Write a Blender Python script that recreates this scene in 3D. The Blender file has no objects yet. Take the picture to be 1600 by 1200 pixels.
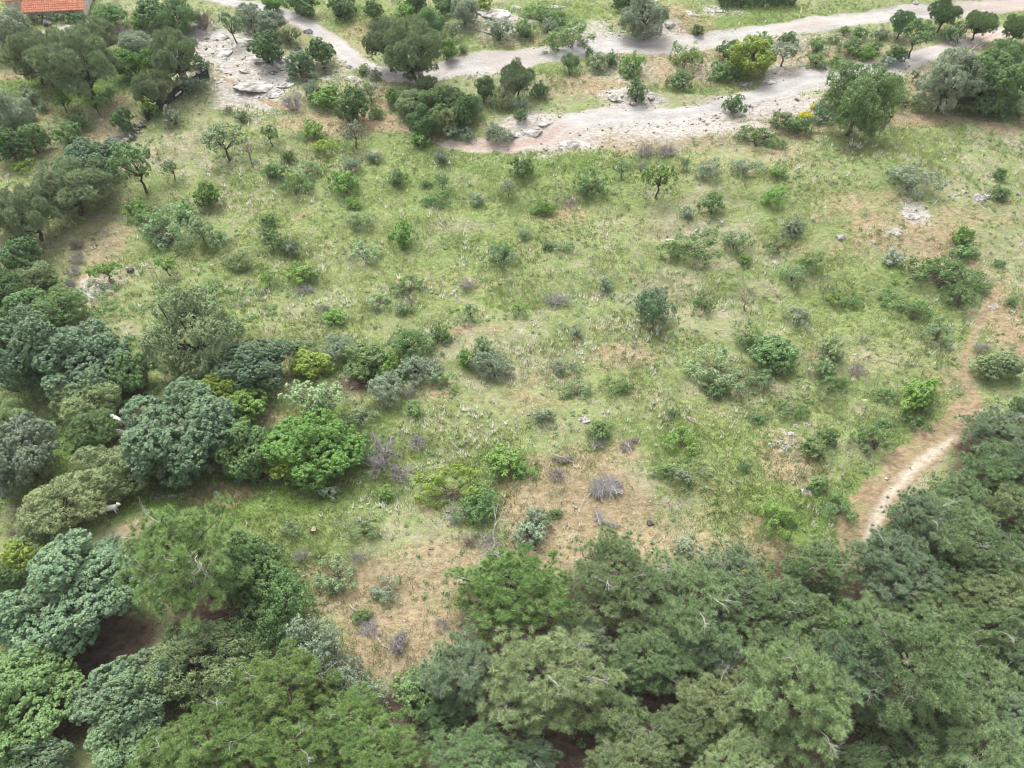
import bpy, bmesh, math, random
import numpy as np
from math import radians, sin, cos, pi

# ------------------------------------------------------------------ camera, light, exposure
S = bpy.context.scene
COL = S.collection
F_PX = 1100.0            # focal length in pixels of the 1600x1200 photograph
CAM_H = 42.0
PITCH = radians(47.0)
cam_d = bpy.data.cameras.new("camera")
cam_d.sensor_width = 36.0
cam_d.lens = 36.0 * F_PX / 1600.0
cam_d.clip_end = 3000
cam = bpy.data.objects.new("camera", cam_d)
cam.location = (0, 0, CAM_H)
cam.rotation_euler = (pi / 2 - PITCH, 0, 0)
COL.objects.link(cam)
S.camera = cam

SUN_EL, SUN_AZ = radians(62), radians(-25)      # azimuth from +Y towards +X
world = bpy.data.worlds.new("World")
S.world = world
world.use_nodes = True
wn, wl = world.node_tree.nodes, world.node_tree.links
wn.clear()
sky = wn.new("ShaderNodeTexSky")
sky.sky_type = 'NISHITA'
sky.sun_disc = False
sky.sun_elevation = SUN_EL
sky.sun_rotation = SUN_AZ
sky.air_density = 1.0
sky.dust_density = 6.0
hs = wn.new("ShaderNodeHueSaturation")          # overcast: a nearly white sky
hs.inputs['Saturation'].default_value = 0.22
bg = wn.new("ShaderNodeBackground")
bg.inputs['Strength'].default_value = 0.15
wo = wn.new("ShaderNodeOutputWorld")
wl.new(sky.outputs[0], hs.inputs['Color'])
wl.new(hs.outputs[0], bg.inputs['Color'])
wl.new(bg.outputs[0], wo.inputs['Surface'])
sun_d = bpy.data.lights.new("sun", 'SUN')
sun_d.energy = 1.1
sun_d.angle = radians(32)
sun_d.color = (1.0, 0.96, 0.90)
sun = bpy.data.objects.new("sun", sun_d)
sun.rotation_euler = (pi / 2 - SUN_EL, 0, pi - SUN_AZ)
sun.location = (0, 60, 120)
COL.objects.link(sun)
S.view_settings.view_transform = 'Standard'
S.view_settings.look = 'None'
S.view_settings.gamma = 1.0
S.view_settings.use_curve_mapping = False
S.view_settings.exposure = 1.27
HAZE = 0.00018          # per metre
S.cycles.filter_width = 1.15
S.cycles.max_bounces = 6
S.cycles.diffuse_bounces = 3
S.cycles.transmission_bounces = 3

RNG = np.random.default_rng(7)
random.seed(7)

# ------------------------------------------------------------------ noise and terrain
def _hash(ix, iy, seed):
    h = (ix.astype(np.int64) * 374761393 + iy.astype(np.int64) * 668265263 + seed * 1442695041) & 0x7fffffff
    h = ((h ^ (h >> 13)) * 1274126177) & 0x7fffffff
    h = h ^ (h >> 16)
    return (h & 0xffff) / 65535.0

def vnoise(x, y, seed=0):
    x = np.asarray(x, float); y = np.asarray(y, float)
    ix, iy = np.floor(x), np.floor(y)
    fx, fy = x - ix, y - iy
    fx = fx * fx * (3 - 2 * fx); fy = fy * fy * (3 - 2 * fy)
    a, b = _hash(ix, iy, seed), _hash(ix + 1, iy, seed)
    c, d = _hash(ix, iy + 1, seed), _hash(ix + 1, iy + 1, seed)
    return (a * (1 - fx) + b * fx) * (1 - fy) + (c * (1 - fx) + d * fx) * fy

def fbm(x, y, seed=0, octaves=4):
    x = np.asarray(x, float); y = np.asarray(y, float)
    t, a, s = 0.0, 0.5, 0.0
    for o in range(octaves):
        t = t + a * vnoise(x * 2 ** o + 17.3 * o, y * 2 ** o - 9.1 * o, seed + o * 31)
        s += a; a *= 0.5
    return t / s

BUMPS = []      # (x, y, rx, ry, height) local rises, filled below

def ground_z(x, y):
    x = np.asarray(x, float); y = np.asarray(y, float)
    z = 0.10 * np.logaddexp(0, (y - 57) / 6.0) * 6.0
    z = z + 1.5 * (fbm(x / 26, y / 20, 3, 3) - 0.5) + 0.5 * (fbm(x / 6, y / 4.5, 5, 3) - 0.5)
    z = z + .9 * (fbm(x / 17 + .02 * y, y / 3.4 + x / 60, 9, 2) - 0.5)
    for bx, by, rx, ry, hh in BUMPS:
        z = z + hh * np.exp(-((x - bx) / rx) ** 2 - ((y - by) / ry) ** 2)
    return z

CF = np.array([0, cos(PITCH), -sin(PITCH)])
CU = np.array([0, sin(PITCH), cos(PITCH)])
def ray(px, py):
    d = CF + (px - 800) / F_PX * np.array([1, 0, 0]) + (600 - py) / F_PX * CU
    return d                     # length 1 along the view axis

def hit(px, py, above=0.0):
    """ground point (raised by 'above') seen at a photograph pixel; returns point and depth"""
    d = ray(px, py)
    t0, t1 = 5.0, 400.0
    for _ in range(2):
        ts = np.linspace(t0, t1, 400)
        f = CAM_H + ts * d[2] - ground_z(ts * d[0], ts * d[1]) - above
        k = np.argmax(f < 0) if (f < 0).any() else len(ts) - 1
        t0, t1 = ts[max(k - 1, 0)], ts[k]
    t = 0.5 * (t0 + t1)
    return np.array([0, 0, CAM_H]) + t * d, t

def project(x, y, z):
    v = np.stack([x, y, z - CAM_H], -1)
    dep = v @ CF
    return 800 + F_PX * v[..., 0] / dep, 600 - F_PX * (v @ CU) / dep, dep

for px, py, rx, ry, hh in ((830, 200, 5, 3, 0.9), (990, 150, 3.0, 1.6, 0.8), (405, 110, 7, 5, 0.9), (775, 30, 5, 4, 1.0), (1060, 25, 6, 4, 0.8), (1390, 310, 22, 10, 2.4)):
    p, _ = hit(px, py)
    BUMPS.append((p[0], p[1], rx, ry, hh))

# ------------------------------------------------------------------ mesh helpers
def unit(v):
    return v / np.maximum(np.linalg.norm(v, axis=-1, keepdims=True), 1e-9)

def mesh_np(name, V, polys, mat=None, tone=None, smooth=False, point_attrs=None):
    """polys: list of int arrays (n,k)"""
    me = bpy.data.meshes.new(name)
    V = np.asarray(V, np.float32)
    me.vertices.add(len(V)); me.vertices.foreach_set("co", V.ravel())
    polys = [p for p in polys if len(p)]
    idx = np.concatenate([p.ravel() for p in polys]).astype(np.int32)
    tot = np.concatenate([np.full(len(p), p.shape[1]) for p in polys]).astype(np.int32)
    st = np.concatenate([[0], np.cumsum(tot)[:-1]]).astype(np.int32)
    me.loops.add(len(idx)); me.loops.foreach_set("vertex_index", idx)
    me.polygons.add(len(tot)); me.polygons.foreach_set("loop_start", st)
    try:
        me.polygons.foreach_set("loop_total", tot)
    except Exception:
        pass
    if smooth:
        me.polygons.foreach_set("use_smooth", np.ones(len(tot), bool))
    if tone is not None:
        a = me.attributes.new("tone", 'FLOAT', 'FACE')
        a.data.foreach_set("value", np.asarray(tone, np.float32))
    for k, arr in (point_attrs or {}).items():
        a = me.attributes.new(k, 'FLOAT', 'POINT')
        a.data.foreach_set("value", np.asarray(arr, np.float32))
    me.update(calc_edges=True)
    if mat:
        me.materials.append(mat)
    return me

class Acc:
    """collects polygons of any size plus one tone per polygon"""
    def __init__(s): s.V, s.P, s.T, s.n = [], {}, {}, 0
    def add(s, V, F, tone=0.5):
        V = np.asarray(V, float); F = np.asarray(F, int)
        k = F.shape[1]
        s.V.append(V); s.P.setdefault(k, []).append(F + s.n)
        s.T.setdefault(k, []).append(np.broadcast_to(np.asarray(tone, float), (len(F),)))
        s.n += len(V)
    def tube(s, pts, rad, sides=5, tone=0.5, cap=False):
        pts = np.asarray(pts, float); rad = np.broadcast_to(np.asarray(rad, float), (len(pts),))
        tan = unit(np.gradient(pts, axis=0))
        ref = np.array([0.31, 0.17, 0.93]) if abs(tan[0] @ np.array([0.31, 0.17, 0.93])) < 0.9 else np.array([1.0, 0.1, 0])
        a = unit(np.cross(tan, ref)); b = np.cross(tan, a)
        th = np.arange(sides) / sides * 2 * pi
        V = pts[:, None] + rad[:, None, None] * (np.cos(th)[None, :, None] * a[:, None] + np.sin(th)[None, :, None] * b[:, None])
        n = len(pts)
        i = np.arange(n - 1)[:, None] * sides; j = np.arange(sides)[None]; j2 = (j + 1) % sides
        F = np.stack([i + j, i + j2, i + sides + j2, i + sides + j], -1).reshape(-1, 4)
        s.add(V.reshape(-1, 3), F, tone)
        if cap:
            s.add(V[-1], np.arange(sides)[None], tone)
    def mesh(s, name, mat=None, smooth=False):
        ks = sorted(s.P)
        return mesh_np(name, np.concatenate(s.V), [np.concatenate(s.P[k]) for k in ks], mat,
                       np.concatenate([np.concatenate(s.T[k]) for k in ks]), smooth)

def new_obj(name, me, parent=None, **props):
    o = bpy.data.objects.new(name, me)
    COL.objects.link(o)
    if parent is not None: o.parent = parent
    for k, v in props.items(): o[k] = v
    return o

def thing(name, loc, label, cat, group=None, me=None):
    o = new_obj(name, me)
    o.location = loc
    o['label'] = label; o['category'] = cat
    if group: o['group'] = group
    return o

# ------------------------------------------------------------------ materials
def nmat(name):
    m = bpy.data.materials.new(name); m.use_nodes = True
    m.node_tree.nodes.clear()
    return m, m.node_tree.nodes, m.node_tree.links

def mixc(n, l, fac, a, b):
    x = n.new("ShaderNodeMix"); x.data_type = 'RGBA'
    for sock, v in ((x.inputs[0], fac), (x.inputs[6], a), (x.inputs[7], b)):
        if isinstance(v, bpy.types.NodeSocket): l.new(v, sock)
        elif isinstance(v, (int, float)): sock.default_value = v
        else: sock.default_value = (*v, 1)
    return x.outputs[2]

def math_n(n, l, op, a, b=None, c=None, clamp=False):
    x = n.new("ShaderNodeMath"); x.operation = op; x.use_clamp = clamp
    for i, v in enumerate((a, b, c)):
        if v is None: continue
        if isinstance(v, bpy.types.NodeSocket): l.new(v, x.inputs[i])
        else: x.inputs[i].default_value = v
    return x.outputs[0]

def noise_n(n, l, scale, detail=4, vec=None, rough=0.55):
    x = n.new("ShaderNodeTexNoise"); x.inputs['Scale'].default_value = scale
    x.inputs['Detail'].default_value = detail; x.inputs['Roughness'].default_value = rough
    if vec: l.new(vec, x.inputs['Vector'])
    return x.outputs[0]

def smooth_n(n, l, v, lo, hi):
    x = n.new("ShaderNodeMapRange"); x.interpolation_type = 'SMOOTHSTEP'
    l.new(v, x.inputs[0]); x.inputs[1].default_value = lo; x.inputs[2].default_value = hi
    return x.outputs[0]

def leaf_material(name, a, b, transl=0.28, rough=0.55, spec=0.25, vary=0.3):
    m, n, l = nmat(name)
    at = n.new("ShaderNodeAttribute"); at.attribute_name = "tone"
    oi = n.new("ShaderNodeObjectInfo")
    c = mixc(n, l, at.outputs['Fac'], a, b)
    h = n.new("ShaderNodeHueSaturation")
    mr = n.new("ShaderNodeMapRange"); l.new(oi.outputs['Random'], mr.inputs[0])
    mr.inputs[3].default_value = 0.488; mr.inputs[4].default_value = 0.512
    l.new(mr.outputs[0], h.inputs['Hue'])
    r2 = math_n(n, l, 'FRACT', math_n(n, l, 'MULTIPLY', oi.outputs['Random'], 7.31))
    v = math_n(n, l, 'MULTIPLY_ADD', r2, vary, 1 - vary / 2)
    l.new(v, h.inputs['Value']); l.new(c, h.inputs['Color'])
    p = n.new("ShaderNodeBsdfPrincipled")
    p.inputs['Roughness'].default_value = rough
    p.inputs['Specular IOR Level'].default_value = spec
    l.new(h.outputs[0], p.inputs['Base Color'])
    t = n.new("ShaderNodeBsdfTranslucent"); l.new(h.outputs[0], t.inputs['Color'])
    mx = n.new("ShaderNodeMixShader"); mx.inputs[0].default_value = transl
    l.new(p.outputs[0], mx.inputs[1]); l.new(t.outputs[0], mx.inputs[2])
    o = n.new("ShaderNodeOutputMaterial"); l.new(mx.outputs[0], o.inputs['Surface'])
    return m

def plain_material(name, a, b, scale=6.0, rough=0.85, bump=0.3, tone=False, stretch=None):
    m, n, l = nmat(name)
    tc = n.new("ShaderNodeTexCoord"); vec = tc.outputs['Object']
    if stretch:
        mp = n.new("ShaderNodeMapping"); mp.inputs['Scale'].default_value = stretch
        l.new(vec, mp.inputs['Vector']); vec = mp.outputs[0]
    f = smooth_n(n, l, noise_n(n, l, scale, 5, vec), 0.32, 0.68)
    if tone:
        at = n.new("ShaderNodeAttribute"); at.attribute_name = "tone"
        f = math_n(n, l, 'ADD', math_n(n, l, 'MULTIPLY', f, 0.4), math_n(n, l, 'MULTIPLY', at.outputs['Fac'], 0.6))
    c = mixc(n, l, f, a, b)
    p = n.new("ShaderNodeBsdfPrincipled"); p.inputs['Roughness'].default_value = rough
    p.inputs['Specular IOR Level'].default_value = 0.2
    l.new(c, p.inputs['Base Color'])
    if bump:
        bp = n.new("ShaderNodeBump"); bp.inputs['Strength'].default_value = bump; bp.inputs['Distance'].default_value = 0.05
        l.new(noise_n(n, l, scale * 2.5, 6, vec), bp.inputs['Height']); l.new(bp.outputs[0], p.inputs['Normal'])
    o = n.new("ShaderNodeOutputMaterial"); l.new(p.outputs[0], o.inputs['Surface'])
    return m

#        key: (word, dark leaf, light leaf)
PAL = {
 'bl': ("blue green", (.078, .145, .074), (.225, .335, .180)),
 'dk': ("dark green", (0.072, 0.138, 0.048), (0.180, 0.287, 0.109)),
 'md': ("mid green", (0.095, 0.175, 0.061), (0.226, 0.345, 0.131)),
 'br': ("bright green", (0.115, 0.228, 0.048), (0.250, 0.408, 0.105)),
 'yl': ("yellow green", (0.157, 0.239, 0.035), (0.332, 0.432, 0.095)),
 'ol': ("olive green", (0.142, 0.203, 0.084), (0.351, 0.434, 0.210)),
 'gy': ("grey green", (0.146, 0.202, 0.124), (0.347, 0.420, 0.286)),
 'pl': ("pale green", (0.142, 0.225, 0.105), (0.315, 0.420, 0.221)),
 'wh': ("white flowered", (.12, .19, .10), (.62, .66, .56)),
 'fl': ("yellow flowered", (.40, .38, .02), (.85, .72, .02)),
 'pg': ("green", (.084, .150, .058), (.280, .375, .175)),
 'py': ("yellowish green", (.092, .176, .046), (.275, .392, .130)),
 'pn': ("fresh green", (.130, .220, .072), (.360, .480, .190)),
 'pb': ("greyish green", (.092, .152, .078), (.280, .360, .205)),
 'pt': ("light green", (.112, .178, .070), (.350, .435, .210)),
 'pd': ("dull olive", (.112, .165, .074), (.290, .355, .185)),
}
LEAF = {k: leaf_material("leaf " + v[0], v[1], v[2], transl=0.12 if k[0] == 'p' and k != 'pl' else 0.28, spec=0.4 if k == 'bl' else 0.25) for k, v in PAL.items()}
for k, v in list(PAL.items()):
    LEAF['s' + k] = leaf_material('shoots ' + v[0], tuple(c * 1.12 for c in v[1]), tuple(min(c * 1.12, .8) for c in v[2]), transl=.35)
M_BARK = plain_material("bark", (.045, .034, .026), (.13, .105, .085), 5, 0.9, 0.5, stretch=(1, 1, .3))
M_BARE = plain_material("bleached wood", (.28, .265, .245), (.48, .46, .43), 6, 0.8, 0.2)
M_TWIG = plain_material("dry twigs", (.17, .15, .148), (.44, .41, .41), 9, 0.9, 0, tone=True)
M_TWIGB = plain_material("brown twigs", (.12, .09, .075), (.30, .25, .22), 9, 0.9, 0, tone=True)
M_ROCK = plain_material("pale limestone", (.13, .12, .108), (.46, .44, .41), 2.9, 0.9, 1.0)
M_ROCKD = plain_material("dark weathered rock", (.045, .045, .05), (.20, .195, .20), 2.6, 0.9, 0.9)
M_TILE = plain_material("terracotta tiles", (.36, .13, .075), (.58, .25, .16), 3.5, 0.85, 0.3, tone=True)
M_PLASTER = plain_material("old plaster", (.42, .38, .33), (.62, .58, .52), 1.5, 0.9, 0.2)
M_DARK = plain_material("dark opening", (.012, .012, .014), (.03, .03, .034), 3, 0.7, 0)
M_NET = plain_material("dark shade net", (.012, .020, .022), (.045, .060, .062), 7, 0.8, 0.4)
M_PAINT = plain_material("weathered white paint", (.55, .55, .55), (.78, .78, .77), 5, 0.6, 0.1)
M_STUMP = plain_material("dark stump wood", (.03, .025, .022), (.11, .09, .08), 8, 0.9, 0.6)
M_CUT = plain_material("cut wood", (.16, .12, .09), (.36, .29, .22), 9, 0.85, 0.2)
M_COAT = plain_material("white goat coat", (.84, .82, .79), (.93, .92, .90), 6, 0.8, 0.15)
M_COATG = plain_material("grey goat coat", (.22, .22, .23), (.42, .42, .43), 6, 0.8, 0.15)

# ------------------------------------------------------------------ leaf clouds
def cluster_leaves(acc, P, N, rng, per, cr, ll, lw, style='leaf', up=0.5, spread=0.35, lt=None):
    K = len(P)
    if K == 0: return
    P = np.repeat(P, per, 0); N = np.repeat(N, per, 0); n = len(P)
    ctone = rng.beta(2.2, 2.4, K)
    if lt is not None: ctone = .45 * ctone + .55 * lt
    ctone = np.repeat(ctone, per)
    tone = np.clip(ctone * (1 - spread) + rng.random(n) * spread, 0, 1)
    rnd = unit(rng.normal(size=(n, 3)))
    if style == 'leaf':
        u = unit(N * 0.75 + rnd)
        C = P + u * (cr * rng.uniform(0.55, 1.05, n))[:, None]
        m = unit(u + np.array([0, 0, up]) + rng.normal(size=(n, 3)) * 0.45)
        d = unit(np.cross(m, unit(rng.normal(size=(n, 3))))); s = np.cross(m, d)
        L = (ll * rng.uniform(0.7, 1.3, n))[:, None]; W = (lw * rng.uniform(0.7, 1.3, n))[:, None]
        V = np.stack([C - d * L * .5, C + s * W * .5 + m * W * .12, C + d * L * .5 - m * L * .12, C - s * W * .5 + m * W * .12], 1).reshape(-1, 3)
        F = np.arange(4 * n).reshape(-1, 4)
    elif style == 'needle':
        u = unit(N * 0.55 + np.array([0, 0, up]) + rnd * 1.05)
        C = P + rng.normal(size=(n, 3)) * cr * 0.25
        s = unit(np.cross(u, rng.normal(size=(n, 3))))
        L = (ll * rng.uniform(0.6, 1.2, n))[:, None]; W = (lw * rng.uniform(0.7, 1.3, n))[:, None]
        V = np.stack([C - s * W * .5, C + s * W * .5, C + u * L + rnd * 0.02], 1).reshape(-1, 3)
        F = np.arange(3 * n).reshape(-1, 3)
    else:                                   # 'feather': long narrow upright shoots
        u = unit(N * 0.7 + np.array([0, 0, 1.0]) + rnd * 0.5)
        C = P + rng.normal(size=(n, 3)) * cr * 0.5
        s = unit(np.cross(u, rng.normal(size=(n, 3))))
        L = (ll * rng.uniform(0.5, 1.3, n))[:, None]; W = (lw * rng.uniform(0.7, 1.3, n))[:, None]
        V = np.stack([C, C + u * L * .55 + s * W * .6, C + u * L + rnd * 0.05, C + u * L * .55 - s * W * .6], 1).reshape(-1, 3)
        F = np.arange(4 * n).reshape(-1, 4)
    acc.add(V, F, tone)

def lobes_surface(rng, lobes, dens, base_z, keep=0.15, inner=0.12):
    """points and normals on the outer skin of overlapping ellipsoids"""
    Ps, Ns = [], []
    C = np.array([l[0] for l in lobes]); R = np.array([l[1] for l in lobes])
    for i in range(len(lobes)):
        r = R[i]
        n = max(4, int(dens * 4 * pi * (r[0] * r[1] * r[2]) ** (2 / 3)))
        d = unit(rng.normal(size=(n, 3)))
        p = C[i] + d * r * rng.uniform(0.86, 1.04, n)[:, None]
        nn = unit(d / r)
        bad = np.zeros(n, bool)
        for j in range(len(lobes)):
            if j != i:
                bad |= (((p - C[j]) / R[j]) ** 2).sum(1) < 0.72
        ok = (~bad | (rng.random(n) < keep)) & (p[:, 2] > base_z) & ((d[:, 2] > -0.45) | (rng.random(n) < 0.35))
        Ps.append(p[ok]); Ns.append(nn[ok])
        m = int(n * inner)
        if m:
            d = unit(rng.normal(size=(m, 3))); q = C[i] + d * r * rng.uniform(0.3, 0.8, m)[:, None]
            g = q[:, 2] > base_z
            Ps.append(q[g]); Ns.append(d[g])
    return np.concatenate(Ps), np.concatenate(Ns)

def bent(a, b, rng, n=4, wob=0.08):
    a = np.asarray(a, float); b = np.asarray(b, float); t = np.linspace(0, 1, n)[:, None]
    L = np.linalg.norm(b - a)
    w = rng.normal(size=(n, 3)) * wob * L; w[0] = 0; w[-1] = 0
    return a + (b - a) * t + w

def branching(acc, rng, base, direc, length, rad, depth, sides=3, spread=0.6, up=0.15, kids=(2, 4), tone=0.5):
    direc = unit(np.asarray(direc, float))
    end = base + direc * length
    pts = bent(base, end, rng, 4, 0.06)
    acc.tube(pts, np.linspace(rad, rad * 0.45, 4), sides, np.clip(tone + rng.uniform(-.35, .35), 0, 1))
    if depth <= 0: return
    for _ in range(rng.integers(*kids) + 1):
        t = rng.uniform(0.35, 1.0)
        p = pts[0] + (pts[-1] - pts[0]) * t
        dd = unit(direc + rng.normal(size=3) * spread + np.array([0, 0, up]))
        branching(acc, rng, p, dd, length * rng.uniform(0.45, 0.75), rad * 0.55, depth - 1, sides, spread, up, kids, tone)

# prototype: dict(crown=mesh, trunk=mesh, R, hc (crown centre height), rz (crown half height), base, bare=[...])
PROTO = {}
def add_proto(kind, **k): PROTO.setdefault(kind, []).append(k)

def broad_proto(kind, R, seed, hz=0.8, base=0.3, lobes_n=14, dens=7, per=26, cr=.28, ll=.2, lw=.12, style='leaf', lobe_r=(.34, .5), offs=.62, up=.5, trunk_h=None, holes=0.0, trunk_r=None, stems=1):
    """base: height of crown underside (m); hz: crown half-height / R"""
    rng = np.random.default_rng(seed)
    rz = R * hz; hc = base + rz * 0.92
    lobes = [(np.array([0, 0, hc]), np.array([R * .62, R * .62, rz * .62]))]
    for i in range(lobes_n):
        d = unit(np.array([rng.normal(), rng.normal(), rng.normal() * .8 + .22]))
        lr = R * rng.uniform(*lobe_r)
        c = np.array([0, 0, hc]) + d * np.array([R, R, rz]) * offs * rng.uniform(.85, 1.12)
        lobes.append((c, np.array([lr, lr, lr * rng.uniform(.7, .95)])))
    if holes: lobes = lobes[1:]
    P, N = lobes_surface(rng, lobes, dens, max(0.06, base * .8))
    if holes:
        k = rng.random(len(P)) > holes; P, N = P[k], N[k]
    a = Acc(); cluster_leaves(a, P, N, rng, per, cr, ll, lw, style, up)
    t = Acc(); tr = trunk_r or R * .055
    for s_ in range(stems):
        b0 = np.array([rng.uniform(-.5, .5), rng.uniform(-.5, .5), 0]) * (R * .25 if stems > 1 else 0)
        fork = np.array([rng.uniform(-.15, .15) * R, rng.uniform(-.15, .15) * R, max(base * .9, hc * .45)])
        if stems > 1: fork[:2] += b0[:2] * 1.6
        p0 = bent(b0 + [0, 0, -.25], fork, rng, 5, .05)
        t.tube(p0, np.linspace(tr * 1.35, tr * .8, 5), 7, .5)
        for c, r in lobes[1:]:
            if rng.random() < (.9 if stems == 1 else .45):
                t.tube(bent(fork, c + rng.normal(size=3) * .1 * R, rng, 4, .06), np.linspace(tr * .62, tr * .16, 4), 5, .5)
    add_proto(kind, crown=a.mesh(kind + "_crown"), trunk=t.mesh(kind + "_trunk", M_BARK, True), R=R * 1.0, hc=hc, rz=rz, bare=[])

def pine_proto(kind, R, H, seed, limbs=27, tufts=9, per=64, ll=.40, lw=.036, dome=False):
    rng = np.random.default_rng(seed)
    t = Acc(); lean = rng.normal(size=2) * .05 * H
    axis = lambda f: np.array([lean[0] * f * f, lean[1] * f * f, H * f])
    fs = np.linspace(-.04, .97, 8)
    t.tube([axis(f) + (rng.normal(size=3) * .05 if 0 < f < .9 else 0) for f in fs], np.linspace(.24, .05, 8) * R / 4.5, 7, .5)
    lob, bare = [], []
    az = rng.uniform(0, 6.3)
    for i in range(limbs):
        f = .30 + .68 * (i + .5) / limbs
        az += 2.39996 + rng.normal() * .35
        prof = max(.16, (1 - ((f - .36) / .70) ** 2) if f > .36 else .82 + .5 * (f - .30) / .06 * .36) ** .62
        L = R * prof * rng.uniform(.72, 1.12)
        rise = rng.uniform(.10, .42) + .35 * (f - .3)
        out = np.array([cos(az), sin(az), 0])
        a0 = axis(f * .93); end = a0 + out * L + np.array([0, 0, rise * L * .8])
        pts = bent(a0, end, rng, 5, .05)
        t.tube(pts, np.linspace(.085, .022, 5) * R / 4.5, 5, .7)
        side = np.array([-sin(az), cos(az), 0])
        for fr in ((.48, .74, 1.0) if L > R * .45 else (.6, 1.0)):
            base = a0 + (end - a0) * fr
            for sg in ((-1, 1) if fr < .9 else (0,)):
                c = base + side * sg * L * rng.uniform(.16, .34) * (1.15 - .4 * fr) + rng.normal(size=3) * .18 + np.array([0, 0, .15])
                lr = rng.uniform(.42, .78) * R / 4.5
                lob.append((c, np.array([lr, lr, lr * rng.uniform(.55, .85)])))
                if sg: t.tube(bent(base - (end - a0) * .12, c, rng, 3, .05), [.03 * R / 4.5, .02 * R / 4.5, .01 * R / 4.5], 4, .8)
        bare.append((pts[2], unit(end - a0 + np.array([0, 0, .5 * L]))))
    top = axis(.97); lob.append((top, np.array([.7, .7, .6]) * R / 4.5))
    Ps, Ns, Ts = [], [], []
    for c, r in lob:
        Ts.append(np.full(tufts, rng.beta(1.4, 1.6)))
        d = unit(rng.normal(size=(tufts, 3)) + np.array([0, 0, .55]))
        Ps.append(c + d * r * rng.uniform(.7, 1.05, tufts)[:, None]); Ns.append(unit(d / r))
    P, N = np.concatenate(Ps), np.concatenate(Ns)
    a = Acc(); cluster_leaves(a, P, N, rng, per, .12, ll, lw, 'needle', .45, .3, np.concatenate(Ts))
    sel = [b for b in bare if b[0][2] > H * .45]
    add_proto(kind, crown=a.mesh(kind + "_crown"), trunk=t.mesh(kind + "_trunk", M_BARK, True), R=R, hc=H * .66, rz=H * .36, bare=sel)

for s in range(5): pine_proto('pine', 4.5, 8.6, 100 + s)
for s in range(3): pine_proto('pines', 2.6, 5.2, 120 + s, limbs=18, tufts=8, per=48, ll=.32, lw=.034)
for s in range(3):
    broad_proto('dome', 2.3, 140 + s, hz=.72, base=1.0, lobes_n=26, dens=15, per=20, cr=.16, ll=.24, lw=.042, style='needle', lobe_r=(.16, .32), offs=.76, up=.3, trunk_r=.13)
for s in range(3):
    broad_proto('domel', 4.4, 150 + s, hz=.72, base=1.5, lobes_n=46, dens=9, per=22, cr=.2, ll=.34, lw=.05, style='needle', lobe_r=(.11, .24), offs=.86, up=.3, trunk_r=.24)
for s in range(3):
    broad_proto('oak', 3.3, 160 + s, hz=.80, base=.55, lobes_n=30, dens=11, per=21, cr=.19, ll=.17, lw=.095, lobe_r=(.13, .36), offs=.80)
for s in range(3):
    broad_proto('olive', 3.0, 170 + s, hz=.74, base=.5, lobes_n=30, dens=7.5, per=24, cr=.28, ll=.18, lw=.065, lobe_r=(.12, .34), offs=.80, up=.25)
for s in range(4):
    broad_proto('oaks', 1.7, 180 + s, hz=.80, base=.25, lobes_n=18, dens=9.5, per=20, cr=.19, ll=.17, lw=.09, lobe_r=(.16, .40), offs=.78)
for s in range(3):
    broad_proto('olives', 1.6, 190 + s, hz=.74, base=.2, lobes_n=18, dens=9.5, per=20, cr=.21, ll=.15, lw=.055, lobe_r=(.16, .40), offs=.78, up=.25)
for s in range(5):
    broad_proto('bush', .85, 200 + s, hz=.74, base=.03, lobes_n=12, dens=15, per=20, cr=.15, ll=.125, lw=.062, lobe_r=(.15, .36), offs=.9, stems=5, trunk_r=.025)
for s in range(4):
    broad_proto('spiky', .95, 220 + s, hz=.58, base=.03, lobes_n=15, dens=10, per=24, cr=.2, ll=.17, lw=.045, lobe_r=(.14, .36), offs=.95, stems=6, trunk_r=.02, holes=.12)
for s in range(4):
    broad_proto('tree', 1.5, 240 + s, hz=.62, base=1.15, lobes_n=13, dens=7, per=17, cr=.2, ll=.19, lw=.10, lobe_r=(.24, .38), offs=.74, holes=.28, trunk_r=.085)
def bare_proto(kind, seed, R, H, stems, depth, rad, one=False, kids=(2, 4)):
    rng = np.random.default_rng(seed); t = Acc()
    if one:
        fork = np.array([rng.normal() * .1, rng.normal() * .1, H * .42])
        t.tube(bent([0, 0, -.15], fork, rng, 5, .05), np.linspace(rad * 2.2, rad * 1.3, 5), 6, .4)
        for i in range(stems):
            az = rng.uniform(0, 2 * pi); k = rng.uniform(.3, 1.0)
            branching(t, rng, fork, [cos(az) * k, sin(az) * k, .8], H * .33, rad, depth, 3, .55, .12, kids)
    else:
        for i in range(stems):
            az = rng.uniform(0, 2 * pi); k = rng.uniform(.15, 1.2)
            b = np.array([cos(az), sin(az), 0]) * rng.uniform(0, .25) * R
            branching(t, rng, b, [cos(az) * k, sin(az) * k, .75], R * .55, rad, depth, 3, .6, .05, kids)
    add_proto(kind, crown=None, trunk=t.mesh(kind + "_twigs", M_TWIG), R=R, hc=H * .5, rz=H * .5, bare=[])
for s in range(4): bare_proto('dead', 260 + s, 1.0, 1.3, 19, 3, .027)
for s in range(3): bare_proto('deadtree', 270 + s, 1.0, 2.4, 6, 3, .035, True)

BARE_BRANCH = []
for s in range(6):
    rng = np.random.default_rng(300 + s); t = Acc()
    branching(t, rng, np.zeros(3), [1, 0, .28], 1.15, .026, 3, 3, .5, .06, (1, 3), .6)
    BARE_BRANCH.append(t.mesh("bare_branch", M_BARE))

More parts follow.
